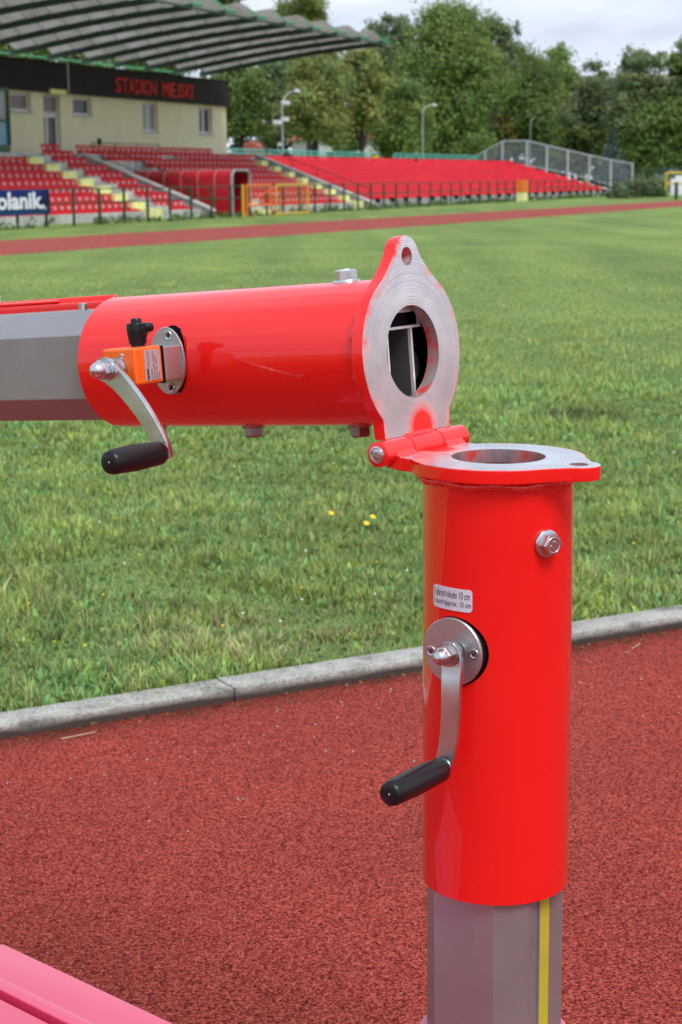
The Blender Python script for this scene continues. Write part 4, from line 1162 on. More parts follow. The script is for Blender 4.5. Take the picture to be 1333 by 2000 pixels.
b = MB(cv); b.box(ub0 - BAY * NB, ub0, -28.60, -28.54, zc(-28.55) - 0.16, zc(-28.55) - 0.08); b.build('edge_beam', 'dark_green', CA)
b = MB(cv)
b.tube((ub0 - BAY * NB, -38.6, 6.35), (ub0, -38.6, 6.35), 0.035, 6); b.tube((ub0 - BAY * NB, -30.2, zc(-30.2) + 0.60), (ub0, -30.2, zc(-30.2) + 0.60), 0.03, 6)
b.build('ridge_tube', 'fresh_green', CA)

# ---------------------------------------------------------------- pitch-side fence
FE, cv = sroot('fence', 44.3, -27.5, label='long low dark green two rail fence between the far track and the stand', cat='fence')
pm = MB(); pm.box(-0.04, 0.04, -0.03, 0.03, 0.0, 1.12); pm = pm.mesh('post', 'dark_green')
for k in range(-4, 49):
    o = bpy.data.objects.new('post', pm); link(o, FE); o.location = (1.6 * k, 0, 0); o.rotation_euler = (0, random.Random(k).uniform(-0.012, 0.012), 0)
for z in (1.10, 0.68):
    b = MB(cv); b.tube((37.5, -27.5, z), (121.5, -27.5, z), 0.020 if z > 1 else 0.024, 6); b.build('rail', 'dark_green', FE)

BN, cv = sroot('banner', 44.9, -27.40, 0.75, label='blue and black banner with white lettering on the fence at the left edge', cat='banner')
b = MB(cv); b.box(41.6, 45.95, -27.42, -27.39, 0.385, 1.105); b.build('cloth', 'banner_blue', BN)
fit_text('polanik.', 42.62, 45.62, 0.41, 1.04, lambda X, Y, Z: cv(X, -27.385, Y), 'banner_text', 'banner_white', BN, offset=0.035)
fit_text('®', 45.62, 45.74, 0.50, 0.62, lambda X, Y, Z: cv(X, -27.385, Y), 'banner_text', 'banner_white', BN)

def gate(u0, u1, mat, label, v=-27.15, z0=0.04, z1=1.12, diag=False):
    G, cv = sroot('gate', (u0 + u1) / 2, v, label=label, cat='gate')
    for nm, p, q in (('frame_post', (u0, v, 0.0), (u0, v, z1)), ('frame_post', (u1, v, 0.0), (u1, v, z1)), ('frame_rail', (u0, v, z1), (u1, v, z1)), ('frame_rail', (u0, v, z0), (u1, v, z0))):
        b = MB(cv); b.tube(p, q, 0.042, 8); b.build(nm, mat, G)
    b = MB(cv)
    for i in range(1, 12):
        u = u0 + (u1 - u0) * i / 12; b.tube((u, v, z0), (u, v, z1), 0.005, 4)
    for i in range(1, 5):
        z = z0 + (z1 - z0) * i / 5; b.tube((u0, v, z), (u1, v, z), 0.005, 4)
    if diag: b.tube((u0, v, 0.4), (u1, v, 1.0), 0.02, 5)
    b.build('infill', mat, G); return G
gate(62.0, 65.1, 'yellow_paint', 'yellow tubular gate leaf standing before the fence')
gate(59.35, 61.55, 'orange_paint', 'orange tubular gate leaf between the tunnel mouth and the yellow gate', z0=0.40, diag=True)
b = smesh(lambda m: m.tube((59.12, -27.2, 0), (59.12, -27.2, 1.16), 0.05, 8), 'gate_post', 'yellow_paint', 59.12, -27.2)
tag(b, 'single yellow upright post at the mouth of the red tunnel', 'post')
PB, cv = sroot('marker_box', 96.4, -27.4, label='upright box, orange above and cream below, at the far part of the fence', cat='box')
b = MB(cv); b.box(95.95, 96.85, -27.5, -27.1, -0.0, 0.50); b.build('lower_half', 'yellow_concrete', PB, bevel=0.02)
b = MB(cv); b.box(95.93, 96.87, -27.52, -27.08, 0.505, 1.15); b.build('upper_half', 'orange_paint', PB, bevel=0.02)

# teal railing on the crest
TEALG = 'teal railings on the crest of the stand'
for (ua, ue2, lab_) in ((79.5, 102.4, 'teal crest railing left of its gap, next to the clubhouse'), (105.1, 122.5, 'teal crest railing right of its gap, towards the mesh cage')):
    T, cv = sroot('railing', ua, -38, 2.1, label=lab_, cat='railing', group=TEALG)
    for z in (2.84, 2.66, 2.25):
        b = MB(cv); b.tube((ua, -38, z), (ue2, -38, z), 0.05, 6); b.build('rail', 'teal', T)
    n = int((ue2 - ua) / 1.15); 
    for i in range(n + 1):
        u = ua + (ue2 - ua) * i / n; b = MB(cv); b.box(u - 0.04, u + 0.04, -38.04, -37.96, 2.1, 2.84); b.build('baluster', 'teal', T)
T, cv = sroot('railing', 64.7, -35.9, 2.3, label='small dark green railing above the seats in front of the clubhouse wall', cat='railing')
for z in (2.86, 2.6):
    b = MB(cv); b.tube((63.4, -35.75, z), (69.2, -35.75, z), 0.02, 6); b.build('rail', 'dark_green', T)
for u in (63.4, 65.3, 67.2, 69.2):
    b = MB(cv); b.tube((u, -35.75, 2.3), (u, -35.75, 2.86), 0.02, 6); b.build('post', 'dark_green', T)
for u, c_, l_ in ((100.7, 'yellow_paint', 'small yellow bin at the gap in the teal railing'), (87.5, 'dark_green', 'small dark green bin behind the teal railing'),):
    b = smesh(lambda m: m.lathe((u, -37.6, 2.15), (0, 0, 1), [(0, 0), (0, 0.17), (0.05, 0.2), (0.5, 0.24), (0.55, 0.25), (0.55, 0.0)], 14), 'bin', c_, u, -37.6, 2.15); tag(b, l_, 'bin')

# cage of galvanised mesh
CG, cv = sroot('mesh_cage', 129, -33, label='tall galvanised steel mesh cage stepping down at the far end of the red seats', cat='mesh fence')
posts = [(-40.9, 2.55, 1.4), (-39.4, 3.30, 2.2), (-38.07, 3.98, 2.2), (-36.18, 3.98, 2.05), (-34.66, 3.60, 1.75), (-33.08, 3.24, 1.40), (-31.46, 2.84, 1.0), (-29.87, 2.50, 0.55), (-28.28, 2.20, 0.0)]
for v, zt_, zb_ in posts:
    b = MB(cv); b.box(128.93, 129.07, v - 0.06, v + 0.06, 0.0, zt_ + 0.03); b.build('post', 'galv', CG)
for (v, z1_, z0_), (v2, z12, z02) in zip(posts, posts[1:]):
    b = MB(cv); b.tube((129, v, z1_), (129, v2, z12), 0.045, 6); b.build('top_rail', 'galv', CG)
    b = MB(cv); b.tube((129, v, z0_ + 0.15), (129, v2, z02 + 0.15), 0.04, 6); b.build('bottom_rail', 'galv', CG)
    b = MB(cv); n = int((v2 - v) / 0.085)
    for i in range(1, n):
        f_ = i / n; b.box(129 - 0.004, 129 + 0.004, v + (v2 - v) * f_ - 0.006, v + (v2 - v) * f_ + 0.006, z0_ + (z02 - z0_) * f_ + 0.15, z1_ + (z12 - z1_) * f_)
    zz = 0.25
    while zz < max(z1_, z12) - 0.05:
        # clip the horizontal wire to the panel
        ta, tb = 0.0, 1.0
        for i in range(21):
            f_ = i / 20
            top_ok = zz < z1_ + (z12 - z1_) * f_; bot_ok = zz > z0_ + (z02 - z0_) * f_ + 0.15
            if not (top_ok and bot_ok):
                if not bot_ok: ta = max(ta, (i + 1) / 20)
                else: tb = min(tb, (i - 1) / 20)
        if tb > ta: b.box(129 - 0.006, 129 + 0.006, v + (v2 - v) * ta, v + (v2 - v) * tb, zz - 0.004, zz + 0.004)
        zz += 0.12
    o = b.build('mesh_panel', 'galv', CG); 
b = smesh(lambda m: m.prism([(-37.5, 0), (-37.5, 2.3), (-36.2, 2.05), (-28.5, 0.12), (-28.5, 0)], 127.4, 128.6, 'x'), 'end_ramp', 'pale_concrete', 128, -33); tag(b, 'pale concrete ramp wall under the galvanised mesh cage', 'wall')

# lamp posts
def lamp_post(u, v, z0, z1, arm_u, arm_z, label, box_z=None):
    LP, cv = sroot('lamp_post', u, v, label=label, cat='lamp post', group='lamp posts behind the stand')
    b = MB(cv); b.tube((u, v, 0), (u, v, z1), 0.055, 10, 0.04); b.build('pole', 'lamp_white', LP)
    b = MB(cv); pts = [(u + arm_u * (1 - math.cos(R(90 * i / 6))), v, z1 + arm_z * math.sin(R(90 * i / 6))) for i in range(7)]
    b.path(pts, 0.035, 8); b.build('arm', 'lamp_white', LP)
    e = pts[-1]; b = MB(cv); b.lathe((e[0] - 0.1, e[1], e[2] + 0.02), (1, 0, -0.05), [(0, 0), (0.02, 0.06), (0.25, 0.11), (0.6, 0.10), (0.75, 0.05), (0.77, 0)], 10); b.build('lamp_head', 'white_frame', LP)
    if box_z:
        for du, zz in ((-0.7, box_z), (0.35, box_z + 0.2), (0.5, box_z + 1.1)):
            b = MB(cv); b.box(u + du - 0.35, u + du + 0.35, v - 0.12, v + 0.12, zz - 0.1, zz + 0.12); b.build('floodlight', 'white_frame', LP, bevel=0.02)
lamp_post(92.4, -40, 0, 5.2, 2.0, 1.05, 'pale lamp post with a curved arm and small floodlights, beside the clubhouse', 4.45)
lamp_post(116.4, -40, 0, 5.65, 2.3, 0.65, 'pale lamp post in the middle, before the dense green trees')
lamp_post(157.9, -44, 0, 5.9, 3.0, 0.95, 'far thin lamp post rising behind the mesh cage')

# ---------------------------------------------------------------- far right corner
def wx(x, Y): return (x - 666) / 3450 * Y
def wz(x, y, Y): return 1.25 + (352 - (x - 666) * 0.0122 - y) / 3450 * Y
W1 = empty('wall', (wx(1310, 170), 170, 0), 0.1, label='low pale grey wall far off at the right edge beyond the track', cat='wall')
for i in range(7):
    b = MB(); b.box(-2.0 + i * 1.5, -0.53 + i * 1.5, -0.1, 0.1, 0, 2.2); b.build('wall_panel', 'galv', W1)
YG = empty('goal_frame', (wx(1298, 120), 120, 0), 0.05, label='yellow tubular frame far off at the right edge', cat='frame')
for p, q in (((0, 0, 0), (0, 0, 1.5)), ((0, 0, 1.5), (3.0, 0, 1.5)), ((3.0, 0, 0), (3.0, 0, 1.5)), ((0, 0, 0.8), (3.0, 0, 0.8))):
    b = MB(); b.tube(p, q, 0.06, 8); b.build('bar', 'yellow_paint', YG)
b = MB(); b.box(0.1, 1.6, 0.2, 0.6, 0.0, 1.1); b.box(0.4, 2.4, 0.25, 0.55, 1.101, 1.3); o = b.build('equipment_crate', 'banner_white', None, bevel=0.03); o.location = (wx(1306, 121), 121, 0); tag(o, 'white and blue crate beside the yellow frame at the right edge', 'crate')
NF = empty('fence', (wx(1240, 140), 140, 0), 0.0, label='dark green netting fence beyond the mesh cage on the right', cat='fence')
for i in range(6):
    b = MB(); b.tube((i * 1.2, 0, 0), (i * 1.2, 0, 2.0), 0.05, 6); b.build('post', 'dark_green', NF)
for i in range(5):
    b = MB()
    for j in range(1, 14): b.box(i * 1.2 + j * 0.085, i * 1.2 + j * 0.085 + 0.03, -0.01, 0.01, 0.1, 1.95)
    for j in range(1, 16): b.box(i * 1.2, i * 1.2 + 1.2, -0.012, 0.012, j * 0.125, j * 0.125 + 0.03)
    b.build('net_panel', 'dark_green', NF)
o = MB(); o.box(-0.09, 0.09, -0.09, 0.09, 0, 0.95); o = o.build('post', 'dark_green', None, bevel=0.02); o.location = (wx(1318, 100), 100, 0); tag(o, 'short dark green post on the grass near the right edge', 'post')

# house behind the trees
HO = empty('house', (wx(700, 175), 175, 0), 0.35, label='white house with a red tiled roof glimpsed between the tree trunks', cat='house')
b = MB(); b.box(-3.6, 3.6, 0, 8, 0, 5.2); b.build('wall', 'house_wall', HO)
b = MB(); b.prism([(-4.2, 5.21), (4.2, 5.21), (0, 7.6)], -0.5, 8.5, 'y'); b.build('roof', 'roof_tile', HO)
for x in (-2.4, 0.2, 2.3):
    b = MB(); b.box(x - 0.5, x + 0.5, -0.05, -0.003, 2.6, 4.0); w_ = b.build('window', 'white_frame', HO); b = MB(); b.box(x - 0.42, x + 0.42, -0.06, -0.051, 2.7, 3.9); b.build('pane', 'dark_glass', w_)
HO2 = empty('house', (wx(500, 150), 150, 0), -0.2, label='low building with a brownish tiled roof just right of the clubhouse corner', cat='house')
b = MB(); b.box(-3, 3, 0, 6, 0, 2.6); b.build('wall', 'house_wall', HO2); b = MB(); b.prism([(-3.5, 2.61), (3.5, 2.61), (0, 4.6)], -0.4, 6.4, 'y'); b.build('roof', 'roof_tile', HO2)

# ================================================================== TREES
def leaf_cloud(rs, centers, radii, per, size, col, cvar=0.28, soft=False):
    """leaf quads spread through clumps; returns verts, colours"""
    n = len(centers) * per
    ci = np.repeat(np.arange(len(centers)), per)
    d = rs.normal(size=(n, 3)); d /= np.linalg.norm(d, axis=1)[:, None]
    if soft:
        g3 = rs.normal(scale=0.52, size=(n, 3)); P_ = centers[ci] + g3 * radii[ci]
        d = g3 / (np.linalg.norm(g3, axis=1)[:, None] + 1e-6)
    else:
        rad = rs.uniform(0.25, 1.08, n) ** 0.55
        P_ = centers[ci] + d * (radii[ci] * rad[:, None])
    nn = d + rs.normal(scale=0.7, size=(n, 3)) + np.array([0, 0, 0.35]); nn /= np.linalg.norm(nn, axis=1)[:, None]
    a = np.cross(nn, rs.normal(size=(n, 3))); a /= np.linalg.norm(a, axis=1)[:, None]; b_ = np.cross(nn, a)
    s_ = size * rs.uniform(0.6, 1.35, n)[:, None]
    V_ = np.stack([P_ + a * s_ * 0.62, P_ + b_ * s_ * 0.42 + nn * s_ * 0.12, P_ - a * s_ * 0.62, P_ - b_ * s_ * 0.42 + nn * s_ * 0.12], 1)
    cl = rs.uniform(1 - 1.35 * cvar, 1 + 1.35 * cvar, len(centers))[ci] * rs.uniform(0.8, 1.25, n)
    hue = rs.uniform(-1, 1, len(centers))[ci] * 0.5 + rs.uniform(-1, 1, n) * 0.5
    C_ = np.empty((n, 4)); C_[:, 0] = col[0] * cl * (1 + 0.30 * hue); C_[:, 1] = col[1] * cl; C_[:, 2] = col[2] * cl * (1 - 0.2 * hue); C_[:, 3] = 1
    return V_.reshape(-1, 3), np.repeat(C_, 4, axis=0)

def poly_mesh(name, V_, C_, k, mat):
    n = len(V_) // k
    me = bpy.data.meshes.new(name)
    me.vertices.add(len(V_)); me.vertices.foreach_set('co', V_.astype('f').ravel())
    me.loops.add(n * k); me.loops.foreach_set('vertex_index', np.arange(n * k, dtype='i'))
    me.polygons.add(n); me.polygons.foreach_set('loop_start', np.arange(0, n * k, k, dtype='i')); me.polygons.foreach_set('loop_total', np.full(n, k, 'i'))
    me.update(calc_edges=True)
    at = me.color_attributes.new('col', 'FLOAT_COLOR', 'POINT'); at.data.foreach_set('color', C_.astype('f').ravel())
    me.materials.append(M[mat]); return me

def tree(x, y, hw, zt_, zb_, col, label, seed, dens=1.0, airy=0.0, leaf=0.27, trunk=0.22, depth=None, cat='tree', name='tree', squash=1.0):
    """broadleaf tree: crown from zb_ to zt_, half width hw, in metres"""
    rs = np.random.RandomState(seed); rg = random.Random(seed)
    T = empty(name, (x, y, 0), rg.uniform(0, 6.28), label=label, cat=cat, group='trees behind the stadium')
    hh = (zt_ - zb_) / 2; zc_ = (zt_ + zb_) / 2
    nc = int(115 * dens * (hw * hh / 16) ** 0.75 * (1 - 0.35 * airy)) + 12
    cen = []; 
    while len(cen) < nc:
        q = np.array([rg.uniform(-1, 1), rg.uniform(-1, 1), rg.uniform(-1, 1)])
        r2 = (q[0] ** 2 + q[1] ** 2); wz_ = math.sqrt(max(0, 1 - abs(q[2]) ** 2.4)) * (1.0 if q[2] < 0.1 else 1 - 0.25 * q[2])
        ang = math.atan2(q[1], q[0]); wz_ *= 0.80 + 0.16 * math.sin(3 * ang + seed) + 0.14 * math.sin(5 * q[2] + 2 * ang + seed * 1.7)
        if math.sqrt(r2) > wz_: continue
        if rg.random() > 0.35 + 0.65 * (math.sqrt(r2) / max(wz_, 0.1)): continue
        cen.append((q[0] * hw * 0.86, q[1] * hw * 0.86, zc_ + q[2] * hh * 0.90))
    cen = np.array(cen)
    base_r = min(hw, hh) * (0.25 if airy < 0.5 else 0.21)
    rad = (base_r * rs.uniform(0.55, 1.7, nc))[:, None] * np.stack([rs.uniform(0.8, 1.4, nc), rs.uniform(0.8, 1.4, nc), rs.uniform(0.5, 0.95, nc)], 1)
    per = int(470 * (1 - 0.45 * airy) * (base_r / 1.2) ** 1.3) + 30
    V_, C_ = leaf_cloud(rs, cen, rad, per, leaf, col, 0.20, soft=True)
    # a sprinkle of outlying sprays for an uneven outline
    k = int(nc * 1.6); idx = rs.randint(0, nc, k); dd = rs.normal(size=(k, 3)); dd /= np.linalg.norm(dd, axis=1)[:, None]
    V2, C2 = leaf_cloud(rs, cen[idx] + dd * rad[idx] * 1.15, np.full((k, 3), base_r * 0.55), 30, leaf * 0.9, col, 0.2, soft=True)
    V_ = np.concatenate([V_, V2]); C_ = np.concatenate([C_, C2])
    o = bpy.data.objects.new('crown', poly_mesh('crown', V_, C_, 4, 'leaf')); link(o, T)
    b = MB(); p = Vector((0, 0, 0)); top = Vector((rg.uniform(-0.4, 0.4), rg.uniform(-0.4, 0.4), zb_ + hh * 0.9)); pts = [p.lerp(top, i / 5) + Vector((rg.uniform(-0.15, 0.15), rg.uniform(-0.15, 0.15), 0)) for i in range(6)]
    for i in range(5): b.tube(pts[i], pts[i + 1], trunk * (1 - i * 0.15), 7, trunk * (1 - (i + 1) * 0.15), caps=False)
    b.build('trunk', 'bark', T)
    b = MB()
    for i in range(min(16, nc)):
        q = Vector(cen[i]); s_ = pts[2 + i % 4]
        m_ = s_.lerp(q, 0.5) + Vector((0, 0, 0.3))
        b.tube(s_, m_, trunk * 0.38, 5, trunk * 0.24, caps=False); b.tube(m_, q, trunk * 0.24, 5, trunk * 0.08, caps=False)
    b.build('limbs', 'bark', T)
    return T

G_MID = (0.205, 0.300, 0.085); G_DARK = (0.165, 0.240, 0.070); G_OLIVE = (0.275, 0.320, 0.100); G_GREY = (0.205, 0.270, 0.135); G_YEL = (0.20, 0.235, 0.05)
TREES = [ # x px, y px top, y px bottom of crown, half width px, distance, colour, airy, label
 (480, 118, 285, 62, 128, G_DARK, 0.1, 'dark green tree right beside the clubhouse corner'),
 (545, 110, 305, 55, 140, G_GREY, 0.4, 'grey green tree behind the left lamp post'),
 (610, -30, 190, 75, 150, G_OLIVE, 0.9, 'airy olive tree whose thin top rises over the canopy tip'),
 (625, 105, 300, 72, 126, G_OLIVE, 0.3, 'olive green tree between the left lamp post and the red roofed house'),
 (715, 95, 250, 60, 134, G_OLIVE, 0.3, 'yellowish olive tree over the red roofed house'),
 (765, 12, 210, 62, 158, G_GREY, 0.9, 'thin topped grey green tree left of the tallest green crown'),
 (790, 150, 330, 66, 122, G_MID, 0.0, 'bushy green tree behind the middle lamp post'),
 (880, 25, 250, 105, 130, G_MID, 0.0, 'tallest dense green tree in the middle of the tree line'),
 (880, 170, 330, 95, 118, G_MID, 0.0, 'broad low green tree under the tallest crown'),
 (965, 30, 190, 50, 155, G_GREY, 0.95, 'see-through grey green tree top behind the tallest tree'),
 (1010, 95, 320, 88, 124, G_DARK, 0.0, 'dark green rounded tree behind the top of the mesh cage'),
 (1070, 150, 310, 58, 116, G_YEL, 0.0, 'yellow green rounded tree above the mesh cage'),
 (1085, 98, 230, 55, 165, G_MID, 0.9, 'airy tree top in the dip of the tree line'),
 (1165, 118, 300, 60, 150, G_GREY, 0.2, 'grey green tree left of the blue spruce'),
 (1245, 82, 300, 68, 138, G_GREY, 0.5, 'tall grey green tree near the right edge with gaps of sky'),
 (1265, 165, 340, 80, 122, G_MID, 0.0, 'broad mid green tree behind the netting fence'),
 (1345, 60, 345, 62, 112, G_DARK, 0.0, 'dark olive tree cut by the right edge'),
 (975, 225, 318, 32, 104, (0.17, 0.15, 0.035), 0.0, 'small yellow orange tree at the left end of the mesh cage'),
 (1130, 230, 340, 45, 128, G_DARK, 0.0, 'low dark tree between the cage and the blue spruce'),
 (690, 235, 330, 34, 150, G_DARK, 0.3, 'small dark tree before the white house'),
 (420, -70, 80, 80, 150, G_MID, 0.5, 'tree top showing above the canopy near the clubhouse'),
 (330, 60, 180, 70, 135, G_MID, 0.4, 'tree glimpsed in the slit between canopy and fascia, right part'),
 (190, 40, 180, 80, 130, G_GREY, 0.4, 'tree glimpsed in the slit between canopy and fascia, middle'),
 (60, 30, 180, 80, 125, G_MID, 0.4, 'tree glimpsed in the slit between canopy and fascia, left part'),
 (1440, 60, 340, 80, 125, G_MID, 0.2, 'green tree just beyond the right edge'),
]
for i, (x, yt, yb, hw, Y, col, airy, lab_) in enumerate(TREES):
    sl = (x - 666) / 3450
    Y = max(Y, 47 / (0.37 - 0.929 * sl)) if x < 1130 else max(Y, 150) + (10 if hw < 62 else 0)
    tree(wx(x, Y), Y, hw / 3450 * Y, wz(x, yt, Y), max(1.2, wz(x, yb, Y)), col, lab_, 100 + i, airy=airy, leaf=0.185 * Y / 125, trunk=0.24)

def spruce(x, y, h, r, col, label, seed, z0=0.4):
    rs = np.random.RandomState(seed); T = empty('spruce_tree', (x, y, 0), 0, label=label, cat='spruce')
    cen = []; rad = []
    n = 12
    for i in range(n):
        f_ = i / (n - 1); z = z0 + (h - z0) * f_; rr_ = r * (1 - f_) ** 0.9 + 0.12
        k = max(1, int(9 * (1 - f_)))
        for j in range(k):
            a = 2 * PI * j / k + i; cen.append((math.cos(a) * rr_ * 0.62, math.sin(a) * rr_ * 0.62, z)); rad.append((rr_ * 0.45 + 0.05, rr_ * 0.45 + 0.05, 0.32))
    V_, C_ = leaf_cloud(rs, np.array(cen), np.array(rad), 42, 0.17, col, 0.2)
    link(bpy.data.objects.new('crown', poly_mesh('crown', V_, C_, 4, 'leaf')), T)
    b = MB(); b.tube((0, 0, 0), (0, 0, h * 0.95), 0.12, 7, 0.02); b.build('trunk', 'bark', T)
spruce(wx(1195, 146), 146, wz(1195, 252, 146), 1.4, (0.085, 0.135, 0.125), 'pointed blue green spruce right of the mesh cage', 41)
spruce(wx(1062, 172), 172, wz(1062, 245, 172), 2.2, (0.07, 0.115, 0.095), 'grey green spruce seen through the top of the mesh cage', 42)
spruce(wx(1268, 112), 112, wz(1268, 338, 112), 0.95, (0.06, 0.12, 0.04), 'small dark conical conifer before the netting fence', 43, 0.0)

def bush(x, y, r, h, col, label, seed):
    rs = np.random.RandomState(seed); rg = random.Random(seed)
    cen = np.array([(rg.uniform(-r, r), rg.uniform(-r * 0.6, r * 0.6), rg.uniform(0.15, 0.85) * h) for _ in range(14)])
    V_, C_ = leaf_cloud(rs, cen, np.full((14, 3), r * 0.42), 80, 0.16, col, 0.25)
    o = bpy.data.objects.new('bush', poly_mesh('bush', V_, C_, 4, 'leaf')); link(o); o.location = (x, y, 0); tag(o, label, 'bush')
bush(wx(1245, 104), 104, 1.0, 1.1, (0.16, 0.20, 0.11), 'pale leafy bush at the foot of the mesh cage corner', 51)
bush(wx(1220, 108), 108, 0.9, 0.9, (0.12, 0.17, 0.08), 'light green bush inside the mesh cage corner', 52)
bush(wx(502, 120), 120, 1.6, 3.2, (0.16, 0.10, 0.045), 'reddish brown bush just right of the clubhouse corner', 53)
bush(wx(1290, 128), 128, 1.4, 1.6, G_DARK, 'dark bush left of the yellow frame', 54)

# far wood that closes the view under the crowns
rs = np.random.RandomState(77); rg = random.Random(77)
cen = np.array([(rg.uniform(-75, 95), rg.uniform(186, 200), rg.uniform(0.5, 7.5)) for _ in range(420)])
V_, C_ = leaf_cloud(rs, cen, np.full((420, 3), 2.3), 60, 0.75, (0.045, 0.075, 0.032), 0.35)
o = bpy.data.objects.new('distant_wood', poly_mesh('distant_wood', V_, C_, 4, 'leaf')); link(o); tag(o, kind='stuff')

# weeds along the foot of the stand and fence
rs = np.random.RandomState(5); rg = random.Random(5)
cen = []
for _ in range(420):
    u = rg.uniform(42, 126); cen.append(tuple(S(u, rg.choice([-29.2, -27.5, -27.5]) + rg.uniform(-0.15, 0.25), rg.uniform(0.0, 0.10 if rg.random() < 0.85 else 0.28))))
V_, C_ = leaf_cloud(rs, np.array(cen), np.full((420, 3), 0.13), 22, 0.07, (0.10, 0.17, 0.045), 0.3)
o = bpy.data.objects.new('weeds', poly_mesh('weeds', V_, C_, 4, 'leaf')); link(o); tag(o, kind='stuff')

# ================================================================== NEAR GRASS
def grass(name, n, ymin, ymax, hmin, hmax, wmin, wmax, seed, power, half=0.27, straw=0.035, clump=0, gain=(0.285, 0.385, 0.125)):
    rs = np.random.RandomState(seed)
    m = int(n * 1.9)
    Y = ymin + (ymax - ymin) * rs.uniform(0, 1, m) ** power
    X = rs.uniform(-half, half, m) * Y
    if clump:
        g_ = m // clump + 1
        X = np.repeat(X[:g_], clump)[:m]; Y = np.repeat(Y[:g_], clump)[:m]; caz = rs.uniform(0, 2 * PI, m)
        X = X + np.cos(caz) * rs.uniform(0, 0.022, m); Y = Y + np.sin(caz) * rs.uniform(0, 0.022, m)
    sd_ = (X - KA.x) * KN.x + (Y - KA.y) * KN.y
    ok = sd_ > 0.0
    gu = math.sin(A) * X + math.cos(A) * Y; gv = math.cos(A) * X - math.sin(A) * Y
    ok &= gv > np.interp(gu, [q[0] for q in trk_in], [q[1] for q in trk_in]) + 0.15
    # clumpiness
    f1 = np.sin(X * 3.1 + 1.3 * np.sin(Y * 2.3)) * np.sin(Y * 2.7 + 1.1 * np.sin(X * 3.7 + 1)); f2 = np.sin(X * 9.3 + 2 * np.sin(Y * 7.1)) * np.sin(Y * 8.1 + X * 2.2)
    dens = 0.62 + 0.22 * f1 + 0.20 * f2
    ok &= (rs.uniform(0, 1, m) < dens + 0.15) if not clump else (dens > 0.50)
    X, Y, sd_, f1, f2 = X[ok][:n], Y[ok][:n], sd_[ok][:n], f1[ok][:n], f2[ok][:n]; k = len(X)
    hgt = rs.uniform(hmin, hmax, k) * (1 + 0.35 * f1 + 0.25 * f2)
    hgt *= np.clip((46 - Y) / 24, 0.25, 1)
    edge = sd_ < 0.5
    hgt = np.where(edge, hgt * (0.70 + 0.6 * sd_), hgt)
    if clump: sel = np.repeat(rs.uniform(0.55, 1.15, k // clump + 1), clump)[:k]; hgt = hgt * sel
    wid = rs.uniform(wmin, wmax, k); az = rs.uniform(0, 2 * PI, k); lean = rs.uniform(0.1, 0.95, k) ** 1.1
    dx, dy = np.cos(az), np.sin(az); px_, py_ = -dy, dx
    base = np.stack([X, Y, np.full(k, -0.003)], 1); ld = np.stack([dx, dy, np.zeros(k)], 1); wd = np.stack([px_, py_, np.zeros(k)], 1)
    rows = []
    for f_, w_ in ((0, 1.0), (0.4, 0.9), (0.75, 0.6)):
        c = base + ld * (hgt * lean * f_ ** 1.7)[:, None] + np.array([0, 0, 1.0]) * (hgt * (f_ - 0.28 * lean * f_ * f_))[:, None]
        rows += [c - wd * (wid * w_ / 2)[:, None], c + wd * (wid * w_ / 2)[:, None]]
    tip = base + ld * (hgt * lean)[:, None] + np.array([0, 0, 1.0]) * (hgt * (1 - 0.28 * lean))[:, None]
    V_ = np.stack(rows + [tip], 1).reshape(-1, 3)
    br_ = rs.uniform(0.55, 1.40, k) * (1 + 0.20 * f1 + 0.10 * f2); yel = rs.uniform(-1, 1, k) + 0.5 * f2
    if clump: br_ *= np.repeat(rs.uniform(0.60, 1.25, k // clump + 1), clump)[:k]
    col = np.stack([gain[0] * br_ * (1 + 0.25 * yel), gain[1] * br_, gain[2] * br_ * (1 - 0.2 * yel), np.ones(k)], 1)
    patch = 1 - 0.72 * np.exp(-(((X - 1.27) / 0.24) ** 2 + ((Y - 9.25) / 0.26) ** 2) ** 2); col[:, :3] *= patch[:, None]
    f3 = np.sin(X * 1.7 + 2.1 * np.sin(Y * 1.1 + 0.5)) * np.sin(Y * 1.9 + 1.7 * np.sin(X * 1.3 + 2)); dry = np.clip((f3 - 0.45) * 2.0, 0, 0.75)
    straw = straw + 0.13 * dry
    isst = rs.uniform(0, 1, k) < np.where(edge, straw * 3.5, straw)
    col[isst] = np.stack([0.42 * br_, 0.40 * br_, 0.20 * br_, np.ones(k)], 1)[isst]
    C_ = np.repeat(col, 7, axis=0)
    b0 = np.arange(k)[:, None] * 7
    q = (b0[:, None, :] + np.array([[0, 1, 3, 2], [2, 3, 5, 4]])[None]).reshape(-1, 4); tq = (b0 + np.array([[4, 5, 6]])).reshape(-1, 3)
    me = bpy.data.meshes.new(name)
    me.vertices.add(len(V_)); me.vertices.foreach_set('co', V_.astype('f').ravel())
    lv = np.concatenate([q.ravel(), tq.ravel()]).astype('i')
    me.loops.add(len(lv)); me.loops.foreach_set('vertex_index', lv)
    ls = np.concatenate([np.arange(len(q)) * 4, len(q) * 4 + np.arange(len(tq)) * 3]).astype('i'); lt = np.concatenate([np.full(len(q), 4), np.full(len(tq), 3)]).astype('i')
    me.polygons.add(len(ls)); me.polygons.foreach_set('loop_start', ls); me.polygons.foreach_set('loop_total', lt)
    me.update(calc_edges=True)
    at = me.color_attributes.new('col', 'FLOAT_COLOR', 'POINT'); at.data.foreach_set('color', C_.astype('f').ravel())
    me.materials.append(M['blade'])
    o = bpy.data.objects.new(name, me); link(o); tag(o, kind='stuff'); return o
grass('grass', 105000, 3.6, 7.5, 0.018, 0.048, 0.0022, 0.0046, 1, 1.0)
grass('grass', 100000, 7.3, 16, 0.020, 0.046, 0.004, 0.008, 2, 1.35)
